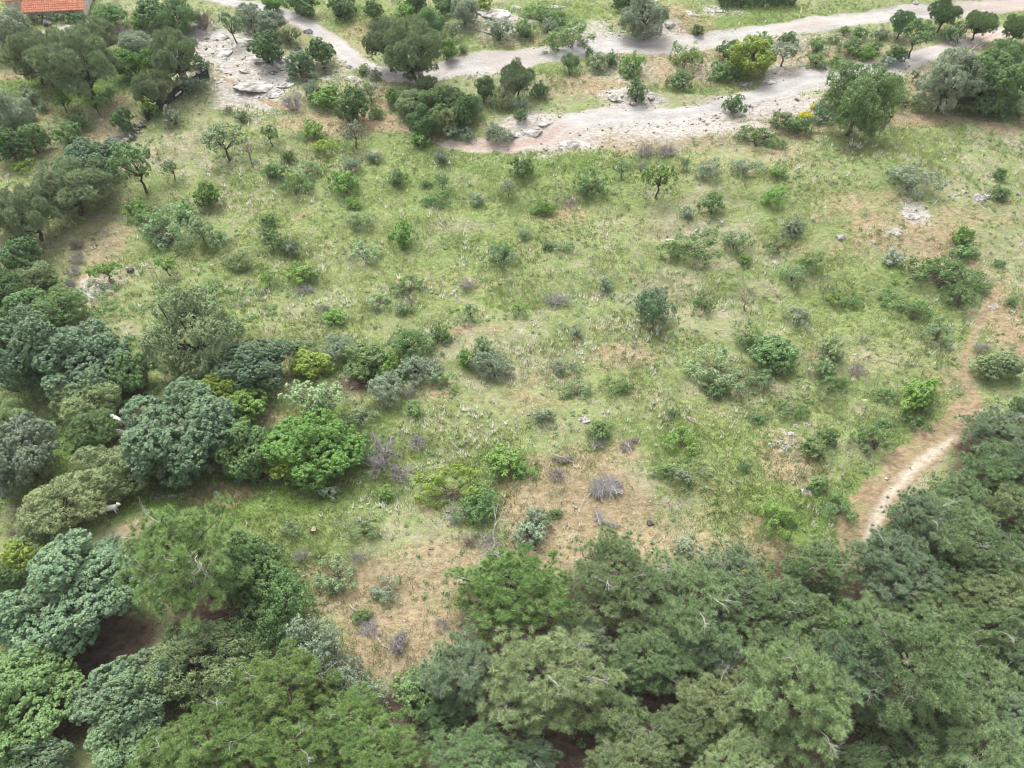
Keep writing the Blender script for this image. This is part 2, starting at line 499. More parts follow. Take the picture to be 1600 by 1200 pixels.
# ------------------------------------------------------------------ what stands where, as read from the photograph:
# kind colour cx cy width height (crown outline in pixels of the 1600 x 1200 photograph) | own label
PLANTS = """
pine py 805 925 195 145 | yellowish green pine crown filling the wood's edge beside the bare clearing
pine pg 962 910 155 155 | pine at the wood's upper edge straight below the small twig pile and stump
pine pg 1075 935 165 165
pine pt 855 1068 205 180 | broad light green pine with bleached twigs in its crown, lowest of the clearing's neighbours
pine pb 715 1050 125 135 | greyish green pine bordering the lower right corner of the bare clearing
oaks md 662 1078 92 80 | mid green leafy tree under the pines beside the gully of stones
pine pg 735 1190 150 120
pine py 590 1172 140 115
pine pt 990 1200 140 110
pine pg 955 1120 115 100
pine pt 1115 1098 125 115
pine pt 1245 1085 155 185
pine pb 1325 1050 125 140 | greyish green pine with long bleached twigs fanned over its lower side
pine pt 1415 1032 160 190 | tall light green pine with rounded crown above the bare brown hollow
pine pg 1520 1072 130 90
pine pt 1515 1185 190 135 | light green pine at the wood's bottom right corner
pine pt 1155 1200 140 110
pine pb 1580 1125 110 90
pine pb 1140 905 115 115
pine pg 1218 948 120 95
pine pg 1278 888 125 90 | green pine reaching across the lower end of the dirt track
pine pb 1400 885 140 125
pine pg 1522 872 145 100
pine pg 1480 822 140 105
pine pt 1555 935 135 95
pine pg 1530 990 150 85
pines pt 1360 955 80 65
oaks br 1312 972 60 48
pine pb 1440 815 100 100 | greyish pine with white twigs leaning over the dirt track's pale rut
pine pb 1558 672 98 80 | greyish pine overhanging the upper bend of the dirt track
pine pg 1568 730 120 90
pine pg 1500 782 100 80
pine pt 1578 795 100 90
pines pg 1600 650 50 60
pine pg 1215 1012 100 85
pine pg 1045 1020 100 90
pine pg 1400 1150 80 60
pine pg 1010 1035 120 110
pine pg 1068 1140 110 95
pine pb 912 1000 90 80
pine pg 1195 1120 110 100
pine pb 1590 1010 90 90
pine pg 1585 875 100 90
pine pg 1600 1065 90 80
pine pb 1105 1010 110 95
pine pg 1345 1185 90 60
pine pb 820 1185 100 60
pine pg 1450 955 100 80
pine pg 1260 965 100 80
pine pb 1595 730 80 80
pines pg 690 1120 80 60
pine pg 1460 1130 80 70
pine py 440 1080 155 125
pine py 325 1155 170 140 | yellowish pine at the bottom edge below the dull olive thicket
pine py 455 1170 165 125
pine py 545 1125 115 105
pines py 250 1192 110 95
pine pn 288 868 165 180 | light green pine by the goats' clearing, with bleached twigs and a dark trunk
oak md 392 885 95 130 | dark leafy tree leaning on the light green pine's right side
oak bl 100 925 190 165 | big blue green tree shading the brown bare ground, lower left
oak bl 170 870 70 60
oak md 30 1092 165 150 | rounded green tree at the left edge below the brown bare ground
oak bl 205 1082 160 115 | blue green tree in front of the brown bare ground
oak pl 195 1158 110 85
oak bl 45 1182 120 75
olive ol 315 1040 175 115 | dull olive thicket between brown bare ground and yellowish pines
spiky md 395 965 100 90 | tall feathery green bush beside the light green pine
olives md 440 955 90 120
olives gy 482 1010 85 95
olives gy 550 1068 105 70 | grey green bushes at the bottom of the bare clearing
spiky pl 415 1010 70 60
oak yl 15 960 50 120 | yellow green tree squeezed behind the big blue green tree
oak bl 282 675 165 145 | huge rounded blue green tree right of the goats
oak yl 330 622 120 55 | yellow green tree showing behind the huge rounded blue green tree
oaks br 388 640 70 62
oak md 382 702 75 95
olive ol 132 625 105 72 | olive tree above the grey goat's back
olive md 143 674 72 62
olive ol 188 727 140 92 | wide olive tree above the lone white goat
oak gy 30 710 100 125
olive ol 15 652 60 60
dead - 45 665 60 55
dead - 112 755 55 42 | bare grey bush beside the wide olive tree
dead - 25 832 45 38
olive ol 95 795 125 95 | olive bush tree left of the lone white goat
oaks ol 60 830 70 60
oaks yl 32 862 60 55
oaks dk 12 905 40 50
oak br 490 698 148 112 | round bright green tree standing alone in mid clearing
oaks yl 462 728 75 55 | yellow green lower lobe against the round bright green tree
dead - 592 700 75 95 | tall bare grey bush right of the round bright green tree
dead - 650 690 40 34
dead - 625 735 55 40
tree pl 488 622 85 72 | pale green tree with visible forked trunk behind the round bright green tree
spiky yl 708 765 100 50 | yellow green spreading bush over dead twigs, mid clearing
dead - 715 800 55 45
olives md 748 790 65 46
dead - 765 850 50 45
dead - 735 840 40 30
bush gy 825 835 45 45
bush gy 840 812 40 40
bush br 790 720 58 52
spiky pl 526 892 55 52 | pale green bush alone on the clearing's bare upper part
spiky gy 606 920 42 34
dead - 470 865 42 26
dead - 560 868 32 20
bush md 565 962 28 24
dead - 582 985 42 24
dead - 622 1005 36 36
dead - 690 975 40 30
oak md 30 492 90 70
oak bl 30 545 115 115 | blue green tree at the left edge, middle height
oak bl 122 560 148 110 | large blue green tree below the dead brush boundary
oaks md 208 580 60 60
olive pd 300 525 128 132 | tall dull olive tree with dark trunk at the meadow's lower left
oak bl 397 570 120 85 | blue green tree right of the tall dull olive tree
olive md 85 478 95 62
oaks ol 470 542 45 30
oaks yl 486 568 58 45 | yellow green tree top above the pale forked tree
olives gy 525 542 45 40
oaks md 570 565 75 62
bush br 612 572 42 42
olives gy 655 575 62 52
olives gy 606 605 58 52 | rounded grey green bush right of the pale forked tree
olives gy 772 572 66 38 | spreading grey green bush mid meadow
olives md 642 535 64 56 | dense dark bush mid meadow left of the thin footpath
bush dk 690 522 28 32
bush pl 755 540 28 36
bush br 730 560 30 30
domel pd 40 332 90 80
domel pd 105 292 118 85 | dull olive pine at the left, below the big blue green tree's crown
domel pd 0 330 60 80
oaks dk 30 402 66 62
olive ol 55 432 60 45
oak dk 8 455 50 60
oak md 20 500 60 40
dead - 118 378 28 32
dead - 116 400 30 34
dead - 110 422 28 34
dead - 106 440 26 30
oak bl 143 252 88 72 | big blue green tree beside the meadow's upper left boundary
tree md 208 250 62 62 | leafy tree with slanting trunk at meadow's upper left corner
tree br 162 422 46 22 | flat crowned small tree with visible trunk on bare pale ground
tree br 258 412 30 26 | small bright tree with thin trunk left of the dark olive shrub
olives ol 370 406 44 28
bush br 215 330 32 30
spiky md 235 345 40 30
spiky pl 265 357 66 52 | wide pale green bush by the meadow's left boundary
tree pl 311 355 34 42
oaks br 322 303 36 44
spiky pl 336 375 32 30
bush md 285 330 34 30
bush gy 250 375 24 20
tree pl 349 216 62 42 | spreading pale green tree with dark trunk in the upper left meadow
deadtree - 389 240 28 42
tree pl 266 262 24 34
bush gy 270 182 26 30
dead - 356 168 18 20
bush dk 377 183 20 14
spiky yl 37 258 28 16
oaks md 50 218 38 52
oaks dk 12 228 44 54
bush md 104 210 36 30
bush dk 120 192 32 24
olive gy 8 172 66 66
oaks dk 190 186 34 36
bush yl 231 170 26 24 | yellow green bush against the dark net fence
tree br 147 158 26 26 | small bright tree on the bare soil left of the net fence
tree br 95 155 24 22
tree pl 168 146 16 20
tree pl 83 130 16 18
bush gy 47 150 32 28
bush pl 66 168 18 14
bush gy 45 180 24 18
domel pd 118 98 112 98 | largest dull olive pine below the red tiled roof
domel pd 45 88 70 66
domel pd 145 55 62 50
domel pd 82 72 70 50
olive gy 10 48 66 92 | silvery grey tree at the top left corner beside the red roof
bush yl 37 52 24 20
spiky ol 52 30 24 10
bush ol 68 28 20 9
bush ol 92 26 22 9
bush gy 112 22 22 10
bush dk 120 33 32 18
olive md 168 25 48 32
bush br 215 33 28 22
oaks dk 240 18 58 42
olive md 278 26 56 46
dead - 312 20 52 46
dead - 185 45 40 20
tree bl 362 36 38 32 | small blue green tree on the pale outcrop
olives gy 393 28 42 40
olive gy 212 70 48 42 | silvery tree at the left end of the pale outcrop
domel pd 275 84 68 76 | rounded dull olive pine at the outcrop's lower left
oaks br 197 100 42 38
oaks br 238 96 32 36
domel pd 238 136 52 58 | dull olive pine right behind the dark net fence
bush gy 286 130 38 26
bush dk 311 101 24 26
bush gy 308 130 26 18
oak br 425 5 30 24
olive gy 422 38 48 34
oaks dk 415 73 52 46 | dark leafy tree above the pale rock by the outcrop
bush ol 452 58 30 26
oaks dk 500 78 40 40
oaks bl 468 101 38 36
bush md 567 108 20 14
bush gy 586 116 20 18
domel pd 606 66 64 72
domel pd 648 76 92 84 | big dull olive pine group inside the gravel road's bend
oaks br 698 78 26 42
olive md 672 32 42 40
tree gy 706 45 22 26
oaks dk 535 8 44 34
oaks dk 583 14 28 34
bush br 633 17 30 24
oaks dk 650 6 30 26
olive gy 726 16 44 38
oaks md 692 8 36 30
bush yl 757 6 28 22
bush gy 780 48 36 30
bush md 723 76 12 16
oaks dk 470 4 60 20
olives pl 640 117 18 22
dome pd 665 132 34 36
olives md 634 152 34 30
oaks br 614 150 24 30
olive ol 645 163 54 40
oak dk 700 162 86 46 | dark green thicket below the gravel road's bend
oaks dk 726 175 42 44
oak dk 660 188 46 44
olives ol 697 186 42 40
olives bl 738 166 32 30
oaks dk 757 140 32 34
olives ol 785 152 38 34
spiky gy 706 206 28 20
spiky gy 731 209 20 18
dead - 456 152 44 40 | bare grey bush at the outcrop's lower right edge
oaks br 508 152 52 34
oaks dk 550 162 50 54 | dark rounded tree below the outcrop, above the pale trail
tree pl 578 140 22 22
bush md 586 176 20 20
spiky gy 545 185 24 16
olives gy 487 140 26 26
tree md 421 208 24 30
bush br 490 203 32 26
tree gy 552 206 30 30
bush br 654 218 32 26 | bright bush at the red end of the lower gravel road
olives gy 777 208 42 28 | silvery bush on the red end of the lower gravel road
bush dk 450 246 18 18
spiky yl 506 232 30 22
spiky gy 548 256 24 24
bush dk 620 278 26 22
tree pl 690 280 22 26
bush dk 667 287 16 10
spiky md 460 290 42 34
bush br 536 286 42 36
spiky pl 480 265 30 22
bush md 430 268 40 20
bush gy 583 246 22 16
bush gy 690 245 20 20
tree gy 795 292 22 34
dome pd 808 121 50 56 | dull olive rounded pine where the upper gravel road widens
bush dk 842 140 26 26
spiky gy 811 165 26 30
bush md 812 180 20 20
dome pg 891 97 30 24 | small umbrella pine beside the upper gravel road
bush dk 921 83 14 20
bush ol 933 97 30 24
bush dk 956 92 20 22
bush br 987 98 34 30
bush md 986 114 24 18
olive gy 1007 26 68 56 | large silvery olive tree beside the upper gravel road
oaks dk 975 3 34 20
bush dk 1091 47 22 16
spiky br 1071 88 40 34 | bright green bush between the two gravel roads
bush dk 1062 127 36 28
oaks yl 1168 92 76 56 | wide yellow green leafy tree between the two gravel roads
oaks dk 1140 78 36 30
bush md 1125 112 34 26
bush br 1195 65 30 26
bush md 1148 115 30 20
bush dk 995 143 30 34 | dark bush growing beside the gravel heap
bush dk 1148 165 32 28 | dark bush at the lower edge of the lower gravel road
spiky md 846 22 56 26
spiky md 890 58 74 20
bush md 820 45 34 26
bush gy 862 40 24 22
dead - 910 66 24 14
spiky md 868 28 40 20
bush dk 815 263 34 32
tree br 1030 276 48 40 | bright green small tree below the sprawling bare bush
spiky md 925 287 42 34
tree pl 972 262 20 30
dead - 1010 232 60 26
dead - 1045 232 56 26
dead - 1005 258 22 30
spiky md 1185 216 66 20
tree pl 1070 252 16 30
spiky gy 1110 264 34 26
spiky gy 1165 262 46 22
dome dk 1411 35 40 34 | leftmost of the round crowned umbrella pines at the top right
dome dk 1476 19 48 40 | umbrella pine standing against the upper gravel road
dome dk 1532 37 48 36 | umbrella pine right of the one against the upper road
dome dk 1592 40 44 38 | umbrella pine cut by the right edge of the picture
tree md 1435 52 42 42 | green tree with a dark leaning trunk beside the lower gravel road
bush dk 1490 53 32 28
tree gy 1227 80 48 28 | grey green spreading tree with dark trunk beside the lower gravel road
bush dk 1232 62 26 20
bush md 1278 70 26 22
bush md 1302 62 24 14
bush md 1275 94 30 22
bush br 1308 98 26 18
bush md 1330 72 30 22
bush br 1352 82 34 20
bush md 1366 74 22 20
oaks dk 1402 82 30 26
bush gy 1385 95 24 18
bush md 1345 52 30 14
bush md 1320 48 16 12
bush gy 1378 54 28 14
olive md 1345 155 105 104 | big green bushy tree beside the yellow flowering bushes
bush ol 1400 132 30 26
spiky ol 1417 155 52 34
tree dk 1430 117 14 16
olive gy 1485 128 82 86 | grey tree with bleached bare top at the right meadow edge
oaks bl 1500 152 38 36 | blue green bush at the foot of the grey bleached tree
oak md 1545 128 84 86
oaks dk 1592 142 40 60
olive md 1560 152 70 44
bush dk 1565 172 34 28
olive md 1575 82 50 40
oaks ol 1595 172 30 40
bush ol 1222 187 38 28
bush dk 1250 197 34 26
bush fl 1260 182 28 12 | yellow flowering bush, the lower and wider of the two
bush fl 1274 167 14 10 | small yellow flowering bush, the upper one of the two
bush bl 1286 180 32 26
spiky gy 1295 160 30 24
spiky br 1213 307 30 32 | very bright green bush on the upper right meadow slope
spiky gy 1425 282 66 36 | large grey green bush, upper right meadow
bush dk 1563 272 18 24
bush br 1216 271 24 16
bush dk 1562 302 28 20
tree md 422 370 28 34
bush md 445 382 24 22
bush br 471 428 42 34
dead - 475 450 40 14
bush br 626 368 36 38 | round bright green bush in the middle of the meadow
spiky pl 568 393 44 32
bush br 522 495 32 24
deadtree - 641 468 30 30 | small bare tree with two stems mid meadow
tree br 418 433 20 22
spiky pl 783 402 38 40
bush br 790 388 22 18
bush br 553 318 22 20
spiky md 685 312 42 20
bush gy 744 312 20 22
tree pl 735 485 20 26
spiky pl 560 345 36 22
bush gy 455 388 24 24
dead - 730 440 34 26
dead - 505 480 30 14
spiky md 640 447 44 18
dead - 590 484 22 14
spiky pl 628 478 22 20
spiky pl 590 470 30 22
bush md 420 345 24 20
bush br 846 325 38 20
spiky gy 820 366 16 36
spiky pl 877 386 30 18
bush dk 856 384 16 14
bush gy 947 445 20 30
olives bl 1021 478 54 60 | tall silvery blue bush in the middle right meadow
spiky pl 1121 570 80 56 | big pale green spiky bush, middle right meadow
spiky md 1086 386 82 28
spiky pl 1150 378 38 30
bush br 1164 405 22 18
spiky md 1100 472 30 36
deadtree - 1168 470 42 40
tree br 810 482 24 18
spiky md 1170 520 38 48
spiky md 922 292 28 20
bush md 1112 318 34 30
dead - 870 465 56 16
spiky gy 900 520 20 20
dead - 890 315 30 18
bush gy 1075 332 20 24
bush gy 1240 356 30 30
spiky md 1215 382 38 22
bush wh 1397 402 30 26 | bush in white blossom on the right meadow slope
bush br 1507 370 34 32
bush md 1509 394 40 26
spiky md 1478 430 96 44 | longest low green thicket on the right meadow slope
spiky md 1270 410 34 28
spiky pl 1240 430 30 30
spiky md 1412 476 64 34
dead - 1428 492 26 14
spiky md 1503 466 44 36
spiky gy 1245 498 36 30
oaks md 1208 548 72 56
bush ol 1300 545 36 36
bush pl 1290 572 30 30
oaks ol 1562 572 66 44 | olive green bush beside the upper bend of the dirt track
spiky pl 1465 520 36 46
bush dk 1562 412 18 12
spiky md 1320 470 46 18
spiky yl 1305 470 24 18
dead - 1350 528 22 14
spiky md 1535 450 30 16
dead - 1535 540 40 20
bush dk 1580 470 20 10
bush dk 1122 612 34 26
spiky br 1065 688 46 36
bush dk 1162 730 18 16
bush dk 1182 655 22 18
bush dk 1052 645 22 14
spiky md 1235 640 44 26
bush md 1272 700 48 36 | mid green bush beside the cluster of pale rocks
bush dk 1294 683 26 26 | dark bush touching the right of the cluster of pale rocks
spiky md 1370 690 52 46
oaks br 1440 615 72 44 | bright green bush left of the dirt track's upper bend
spiky br 1213 815 48 44 | bright bush left of the dirt track's lower end
spiky md 1310 795 44 36
bush md 940 672 34 30 | green bush right below the pale boulder
dead - 936 690 34 26
bush dk 868 803 20 18
bush gy 1070 855 34 30
dead - 870 740 46 24
spiky md 700 600 40 24
spiky pl 560 655 50 24
bush md 645 640 30 26
dead - 640 610 34 26
spiky md 555 700 60 40
bush gy 510 770 36 22
spiky pl 570 830 40 20
bush br 600 770 30 22
spiky pl 455 825 30 20
bush md 1040 735 34 18
bush gy 1070 745 30 18
bush md 1280 755 40 20
spiky md 1385 620 34 22
spiky md 1300 605 50 24
spiky gy 880 575 40 22
bush gy 850 650 30 18
bush md 970 605 34 18
spiky pl 900 610 44 22
bush md 1380 660 24 18
spiky md 1430 660 40 24
dead - 1290 550 30 20
dead - 1340 575 46 16
spiky pl 1190 590 40 22
spiky br 820 735 30 24
"""

KINDINFO = {  # kind: (object name, noun, category, group)
 'pine': ('pine_tree', 'pine', 'pine tree', 'pines of the wood and its edges'),
 'pines': ('pine_tree', 'young pine', 'pine tree', 'pines of the wood and its edges'),
 'dome': ('umbrella_pine', 'round crowned pine', 'pine tree', 'round crowned pines'),
 'domel': ('umbrella_pine', 'broad rounded pine', 'pine tree', 'round crowned pines'),
 'oak': ('leafy_tree', 'leafy tree', 'tree', 'leafy trees round the meadow'),
 'oaks': ('leafy_tree', 'compact leafy tree', 'tree', 'leafy trees round the meadow'),
 'olive': ('olive_tree', 'dense fine leaved tree', 'tree', 'olive like trees round the meadow'),
 'olives': ('olive_tree', 'small fine leaved tree', 'tree', 'olive like trees round the meadow'),
 'bush': ('bush', 'rounded bush', 'bush', 'bushes of the meadow and road banks'),
 'spiky': ('feathery_bush', 'feathery bush', 'bush', 'bushes of the meadow and road banks'),
 'tree': ('small_tree', 'little open tree', 'tree', 'little open trees of the meadow'),
 'dead': ('bare_bush', 'bare twiggy bush', 'bush', 'bare grey bushes'),
 'deadtree': ('bare_tree', 'bare little tree', 'tree', 'bare grey trees'),
}
LANDMARKS = [
 ("the brushwood pile", 945, 762), ("the pale boulder", 915, 652), ("the tree stump below the brushwood", 1015, 817),
 ("the red tiled roof", 90, 12), ("the gravel road's bend", 625, 122), ("the red end of the lower road", 700, 225),
 ("the gravel heap", 980, 155), ("the dirt track's middle", 1410, 740), ("the dirt track's top", 1540, 625), ("the pale rock cluster", 1225, 690),
 ("the lone white goat", 170, 792), ("the grey goat", 168, 636), ("the round bright green tree", 490, 698), ("the dark net fence", 280, 150),
 ("the pale outcrop", 340, 75), ("the huge blue green tree", 282, 675), ("the tall dull olive tree", 300, 525), ("the big spiky bush", 1121, 570),
 ("the silvery blue bush", 1021, 478), ("the white blossoming bush", 1397, 402), ("the long low thicket", 1478, 430), ("the yellow flowering bushes", 1266, 176),
 ("the grey bleached tree", 1485, 125), ("the big silvery olive tree", 1007, 26), ("the umbrella pine by the road", 1476, 19), ("the leftmost dry stump", 490, 827),
 ("the rock slab by the road", 780, 15), ("the white rocks on the slope", 1525, 305), ("the round meadow bush", 626, 368), ("the meadow's spreading tree", 349, 216),
 ("the brown bare hollow", 1310, 1140), ("the yellowish edge pine", 805, 925), ("the brown bare ground", 110, 1060), ("the bare clearing", 640, 980),
 ("the broad light pine", 855, 1068), ("the tall light pine", 1415, 1032), ("the white stone in the meadow", 1128, 345), ("the white post", 1332, 203),
 ("the wide yellow green tree", 1168, 92), ("the bare leaning tree", 1168, 470), ("the dead brush boundary", 112, 410), ("the flat topped little tree", 162, 422),
]

def parse():
    out = []
    for line in PLANTS.strip().splitlines():
        head, _, lab = line.partition('|')
        k, c, cx, cy, w, h = head.split()
        out.append(dict(kind=k, col=c, cx=float(cx), cy=float(cy), w=float(w), h=float(h), label=lab.strip() or None))
    return out

def side_of(dx, dy):
    if abs(dx) > abs(dy): return "left of" if dx < 0 else "right of"
    return "behind" if dy < 0 else "in front of"

def auto_labels(items):
    """items: dicts with desc, cx, cy, label. Names each by the landmark to which it is the closest of its look on that side."""
    used = {i['label'] for i in items if i['label']}
    for it in sorted([i for i in items if not i['label']], key=lambda i: -i['w']):
        same = [o for o in items if o['desc'] == it['desc']]
        best = None
        marks = sorted(LANDMARKS, key=lambda m: math.hypot(it['cx'] - m[1], it['cy'] - m[2]))
        for rank_ok in range(9):
            for ph, mx, my in marks[:16]:
                d = math.hypot(it['cx'] - mx, it['cy'] - my)
                if d < 10: continue
                sd = side_of(it['cx'] - mx, it['cy'] - my)
                r = sum(1 for o in same if o is not it and side_of(o['cx'] - mx, o['cy'] - my) == sd and math.hypot(o['cx'] - mx, o['cy'] - my) < d)
                if r == rank_ok:
                    word = ("the nearest", "second nearest", "third nearest", "fourth nearest", "fifth nearest", "sixth nearest", "seventh nearest", "eighth nearest", "ninth nearest")[r]
                    lab = f"{it['desc']}, {word} {sd} {ph}"
                    if lab not in used and len(lab.split()) <= 16:
                        best = lab; break
            if best: break
        it['label'] = best or f"{it['desc']} among its neighbours {side_of(it['cx'] - marks[0][1], it['cy'] - marks[0][2])} {marks[0][0]}"
        used.add(it['label'])

items = parse()
VARIANT = {}
placed = []
for it in items:
    k = it['kind']
    pr = PROTO[k][VARIANT.setdefault(k, 0) % len(PROTO[k])]; VARIANT[k] += 1
    rng = np.random.default_rng(int(it['cx'] * 13 + it['cy'] * 7))
    above = pr['hc']; sc = 1.0
    for _ in range(5):
        p, dep = hit(it['cx'], it['cy'], above)
        sc = it['w'] / 2 * dep / F_PX / pr['R'] * (1.12 if k in ('pine', 'pines') else 1.04)
        above = pr['hc'] * sc
    th = math.atan2(CAM_H - p[2], math.hypot(p[0], p[1]))
    hh = it['h'] / 2 * dep / F_PX
    R = pr['R'] * sc; rz0 = pr['rz'] * sc
    q = (hh ** 2 - (R * sin(th)) ** 2) / cos(th) ** 2
    zs = math.sqrt(max(q, 1e-6)) / rz0
    zs = min(max(zs, 0.72), 1.3)
    q = (hh ** 2 - (rz0 * zs * cos(th)) ** 2) / sin(th) ** 2
    ys = min(max(math.sqrt(max(q, 1e-6)) / R, 0.6), 1.15)
    for _ in range(4):
        p, dep = hit(it['cx'], it['cy'], pr['hc'] * sc * zs)
    it.update(proto=pr, x=p[0], y=p[1], sc=sc, zs=zs, ys=ys, R=R, rng=rng)
    name, noun, cat, grp = KINDINFO[k]
    size = "small " if (R < .75 and k in ('bush', 'spiky', 'dead')) or (R < 2.2 and k in ('oak', 'olive')) else "big " if R > 4.6 else ""
    colw = PAL[it['col']][0] if it['col'] in PAL else "grey"
    it['desc'] = f"{size}{colw} {noun}"
auto_labels(items)

# ------------------------------------------------------------------ ground, roads and tracks
def world_line(pts, k=1.0):
    return [(*hit(a, b)[0][:2], w * k) for a, b, w in pts]
ROAD_UP = world_line([(285, -12, 1.8), (370, 5, 1.8), (430, 18, 1.8), (480, 38, 1.8), (515, 62, 1.8), (545, 88, 1.8), (580, 108, 1.9), (625, 121, 2.1), (665, 122, 2.3), (705, 108, 2.7), (760, 99, 3.3), (830, 88, 2.6), (900, 79, 2.8), (960, 71, 3.6), (1040, 72, 3.0), (1120, 63, 2.5), (1220, 47, 2.5), (1320, 32, 2.5), (1420, 20, 2.2), (1520, 15, 2.1), (1640, 4, 2.1)], .74)
ROAD_LOW = world_line([(690, 224, .9), (740, 229, 1.3), (800, 228, 1.5), (850, 217, 1.9), (900, 190, 2.2), (950, 181, 2.3), (1000, 183, 2.2), (1060, 180, 1.9), (1120, 171, 1.9), (1200, 147, 2.4), (1260, 123, 2.5), (1310, 118, 2.2), (1370, 108, 1.9), (1430, 90, 1.7), (1490, 72, 1.6), (1540, 58, 1.6), (1640, 34, 1.6)], .8)
TRACK = world_line([(1318, 885, 1.1), (1345, 822, 1.15), (1380, 770, 1.2), (1410, 735, 1.3), (1450, 700, 1.4), (1490, 665, 1.15), (1515, 637, .85), (1524, 618, .45)])
RUT = world_line([(1352, 850, .26), (1372, 805, .34), (1388, 775, .28), (1420, 740, .34), (1452, 712, .32), (1492, 682, .2)])
TRAILS = [world_line(p) for p in (
    [(330, 118, .5), (400, 150, .4), (440, 168, .5), (500, 182, .45), (560, 188, .4), (640, 204, .4), (690, 220, .5)],
    [(1522, 622, .45), (1510, 592, .35), (1505, 560, .3), (1528, 512, .28), (1550, 470, .25), (1578, 430, .2)],
    [(1552, 470, .25), (1560, 490, .4), (1580, 525, .35), (1602, 555, .3)],
    [(1225, 772, .14), (1265, 752, .16), (1310, 742, .1)],
    [(648, 772, .12), (660, 795, .22), (672, 808, .2)],
    [(690, 525, .2), (730, 512, .22), (800, 508, .16)],
    [(455, 345, .2), (490, 328, .25), (510, 326, .15)],
    [(1195, 458, .12), (1260, 452, .14), (1300, 440, .1)],
    [(1475, 565, .12), (1500, 553, .16), (1530, 552, .1)],
    [(1165, 830, .2), (1185, 815, .2), (1192, 808, .1)],
    [(1310, 860, .3), (1330, 890, .3), (1340, 905, .2)])]

def line_dist(x, y, line):
    """distance to the polyline minus its half width (negative inside)"""
    best = np.full(x.shape, 1e9)
    for (ax, ay, aw), (bx, by, bw) in zip(line[:-1], line[1:]):
        dx, dy = bx - ax, by - ay
        t = np.clip(((x - ax) * dx + (y - ay) * dy) / (dx * dx + dy * dy), 0, 1)
        best = np.minimum(best, np.hypot(x - ax - t * dx, y - ay - t * dy) - (aw + t * (bw - aw)))
    return best

def blob(px, py, rx, ry, s):
    p, dep = hit(px, py)
    th = math.atan2(CAM_H - p[2], math.hypot(p[0], p[1])) + 0.06
    return p[0], p[1], rx * dep / F_PX, ry * dep / F_PX / sin(th), s

SOIL = [blob(*b) for b in ((1010, 206, 260, 24, .7), (1210, 172, 130, 24, .7), (890, 222, 110, 16, .6), (1050, 104, 130, 26, .6), (1290, 78, 190, 22, .65), (930, 132, 130, 18, .6), (560, 150, 110, 26, .55), (620, 190, 110, 14, .5), (1120, 225, 160, 14, .5), (860, 60, 120, 20, .5), (1040, 30, 110, 24, .6), (1240, 205, 120, 16, .6), (700, 110, 90, 20, .4), (460, 55, 60, 40, .4), (1440, 130, 90, 30, .6), (1350, 320, 120, 30, .4), (1240, 395, 160, 22, .35), (1000, 345, 150, 22, .35), (740, 440, 160, 30, .3), (1050, 500, 200, 26, .35), (1400, 560, 160, 26, .45), (830, 620, 120, 40, .4), (1110, 640, 160, 26, .35), (440, 470, 120, 24, .3), (640, 520, 120, 20, .3),
    (600, 930, 120, 70, .7), (640, 1000, 115, 58, .95), (690, 880, 95, 60, .62), (900, 775, 120, 80, .9), (880, 850, 70, 40, .85), (1000, 850, 130, 60, .6), (960, 720, 80, 40, .5),
    (1430, 370, 110, 45, .6), (1500, 400, 80, 80, .45), (1560, 480, 50, 90, .6), (1500, 590, 50, 30, .5), (1235, 715, 55, 40, .75), (1060, 780, 110, 60, .35), (980, 560, 70, 30, .5), (660, 610, 70, 26, .5), (430, 650, 60, 26, .55),
    (210, 830, 40, 20, .8), (345, 770, 60, 20, .7), (85, 265, 30, 25, .8), (170, 190, 50, 40, .7), (70, 165, 60, 25, .6), (30, 115, 40, 12, .8), (760, 520, 60, 20, .5), (1110, 260, 120, 30, .35), (1220, 240, 80, 30, .5), (1180, 850, 60, 50, .5),
    (300, 165, 60, 30, .35), (540, 190, 160, 16, .6), (870, 330, 80, 26, .4), (1060, 350, 80, 30, .5), (850, 590, 70, 30, .45), (560, 60, 60, 50, .4), (1550, 60, 80, 20, .6), (1580, 190, 60, 20, .8), (1430, 180, 120, 14, .7), (1560, 330, 80, 30, .4), (140, 455, 50, 30, .7), (160, 385, 50, 40, .55))]
PALE = [blob(*b) for b in ((870, 205, 95, 26, .8), (1060, 198, 170, 20, .8), (1200, 162, 100, 22, .75), (980, 110, 80, 24, .45), (1230, 70, 120, 18, .45), (340, 100, 90, 40, .55), (450, 150, 60, 20, .4), (820, 130, 60, 18, .4), (1390, 112, 60, 14, .5),
    (400, 120, 75, 38, .85), (330, 75, 90, 30, .8), (440, 100, 60, 30, .5), (840, 203, 70, 26, .75), (1010, 200, 140, 22, .6), (1150, 190, 120, 22, .55), (985, 155, 50, 20, .8), (930, 60, 60, 22, .6), (1020, 55, 60, 20, .6), (1250, 120, 80, 30, .6), (780, 25, 60, 25, .6), (1120, 15, 50, 12, .5),
    (150, 450, 40, 26, .6), (195, 425, 50, 14, .4), (110, 45, 45, 8, .7), (760, 110, 60, 16, .6), (590, 130, 90, 14, .35), (520, 110, 40, 20, .5), (1100, 108, 60, 20, .4), (1300, 60, 160, 16, .35), (1430, 330, 25, 14, .7), (1400, 362, 20, 8, .6), (1230, 690, 30, 22, .4))]
RED = [blob(*b) for b in ((760, 226, 110, 14, 1.0), (860, 205, 50, 14, .7), (1540, 62, 90, 16, .9), (1590, 12, 90, 8, .7), (1340, 850, 30, 60, .7), (1400, 745, 60, 60, .35))]
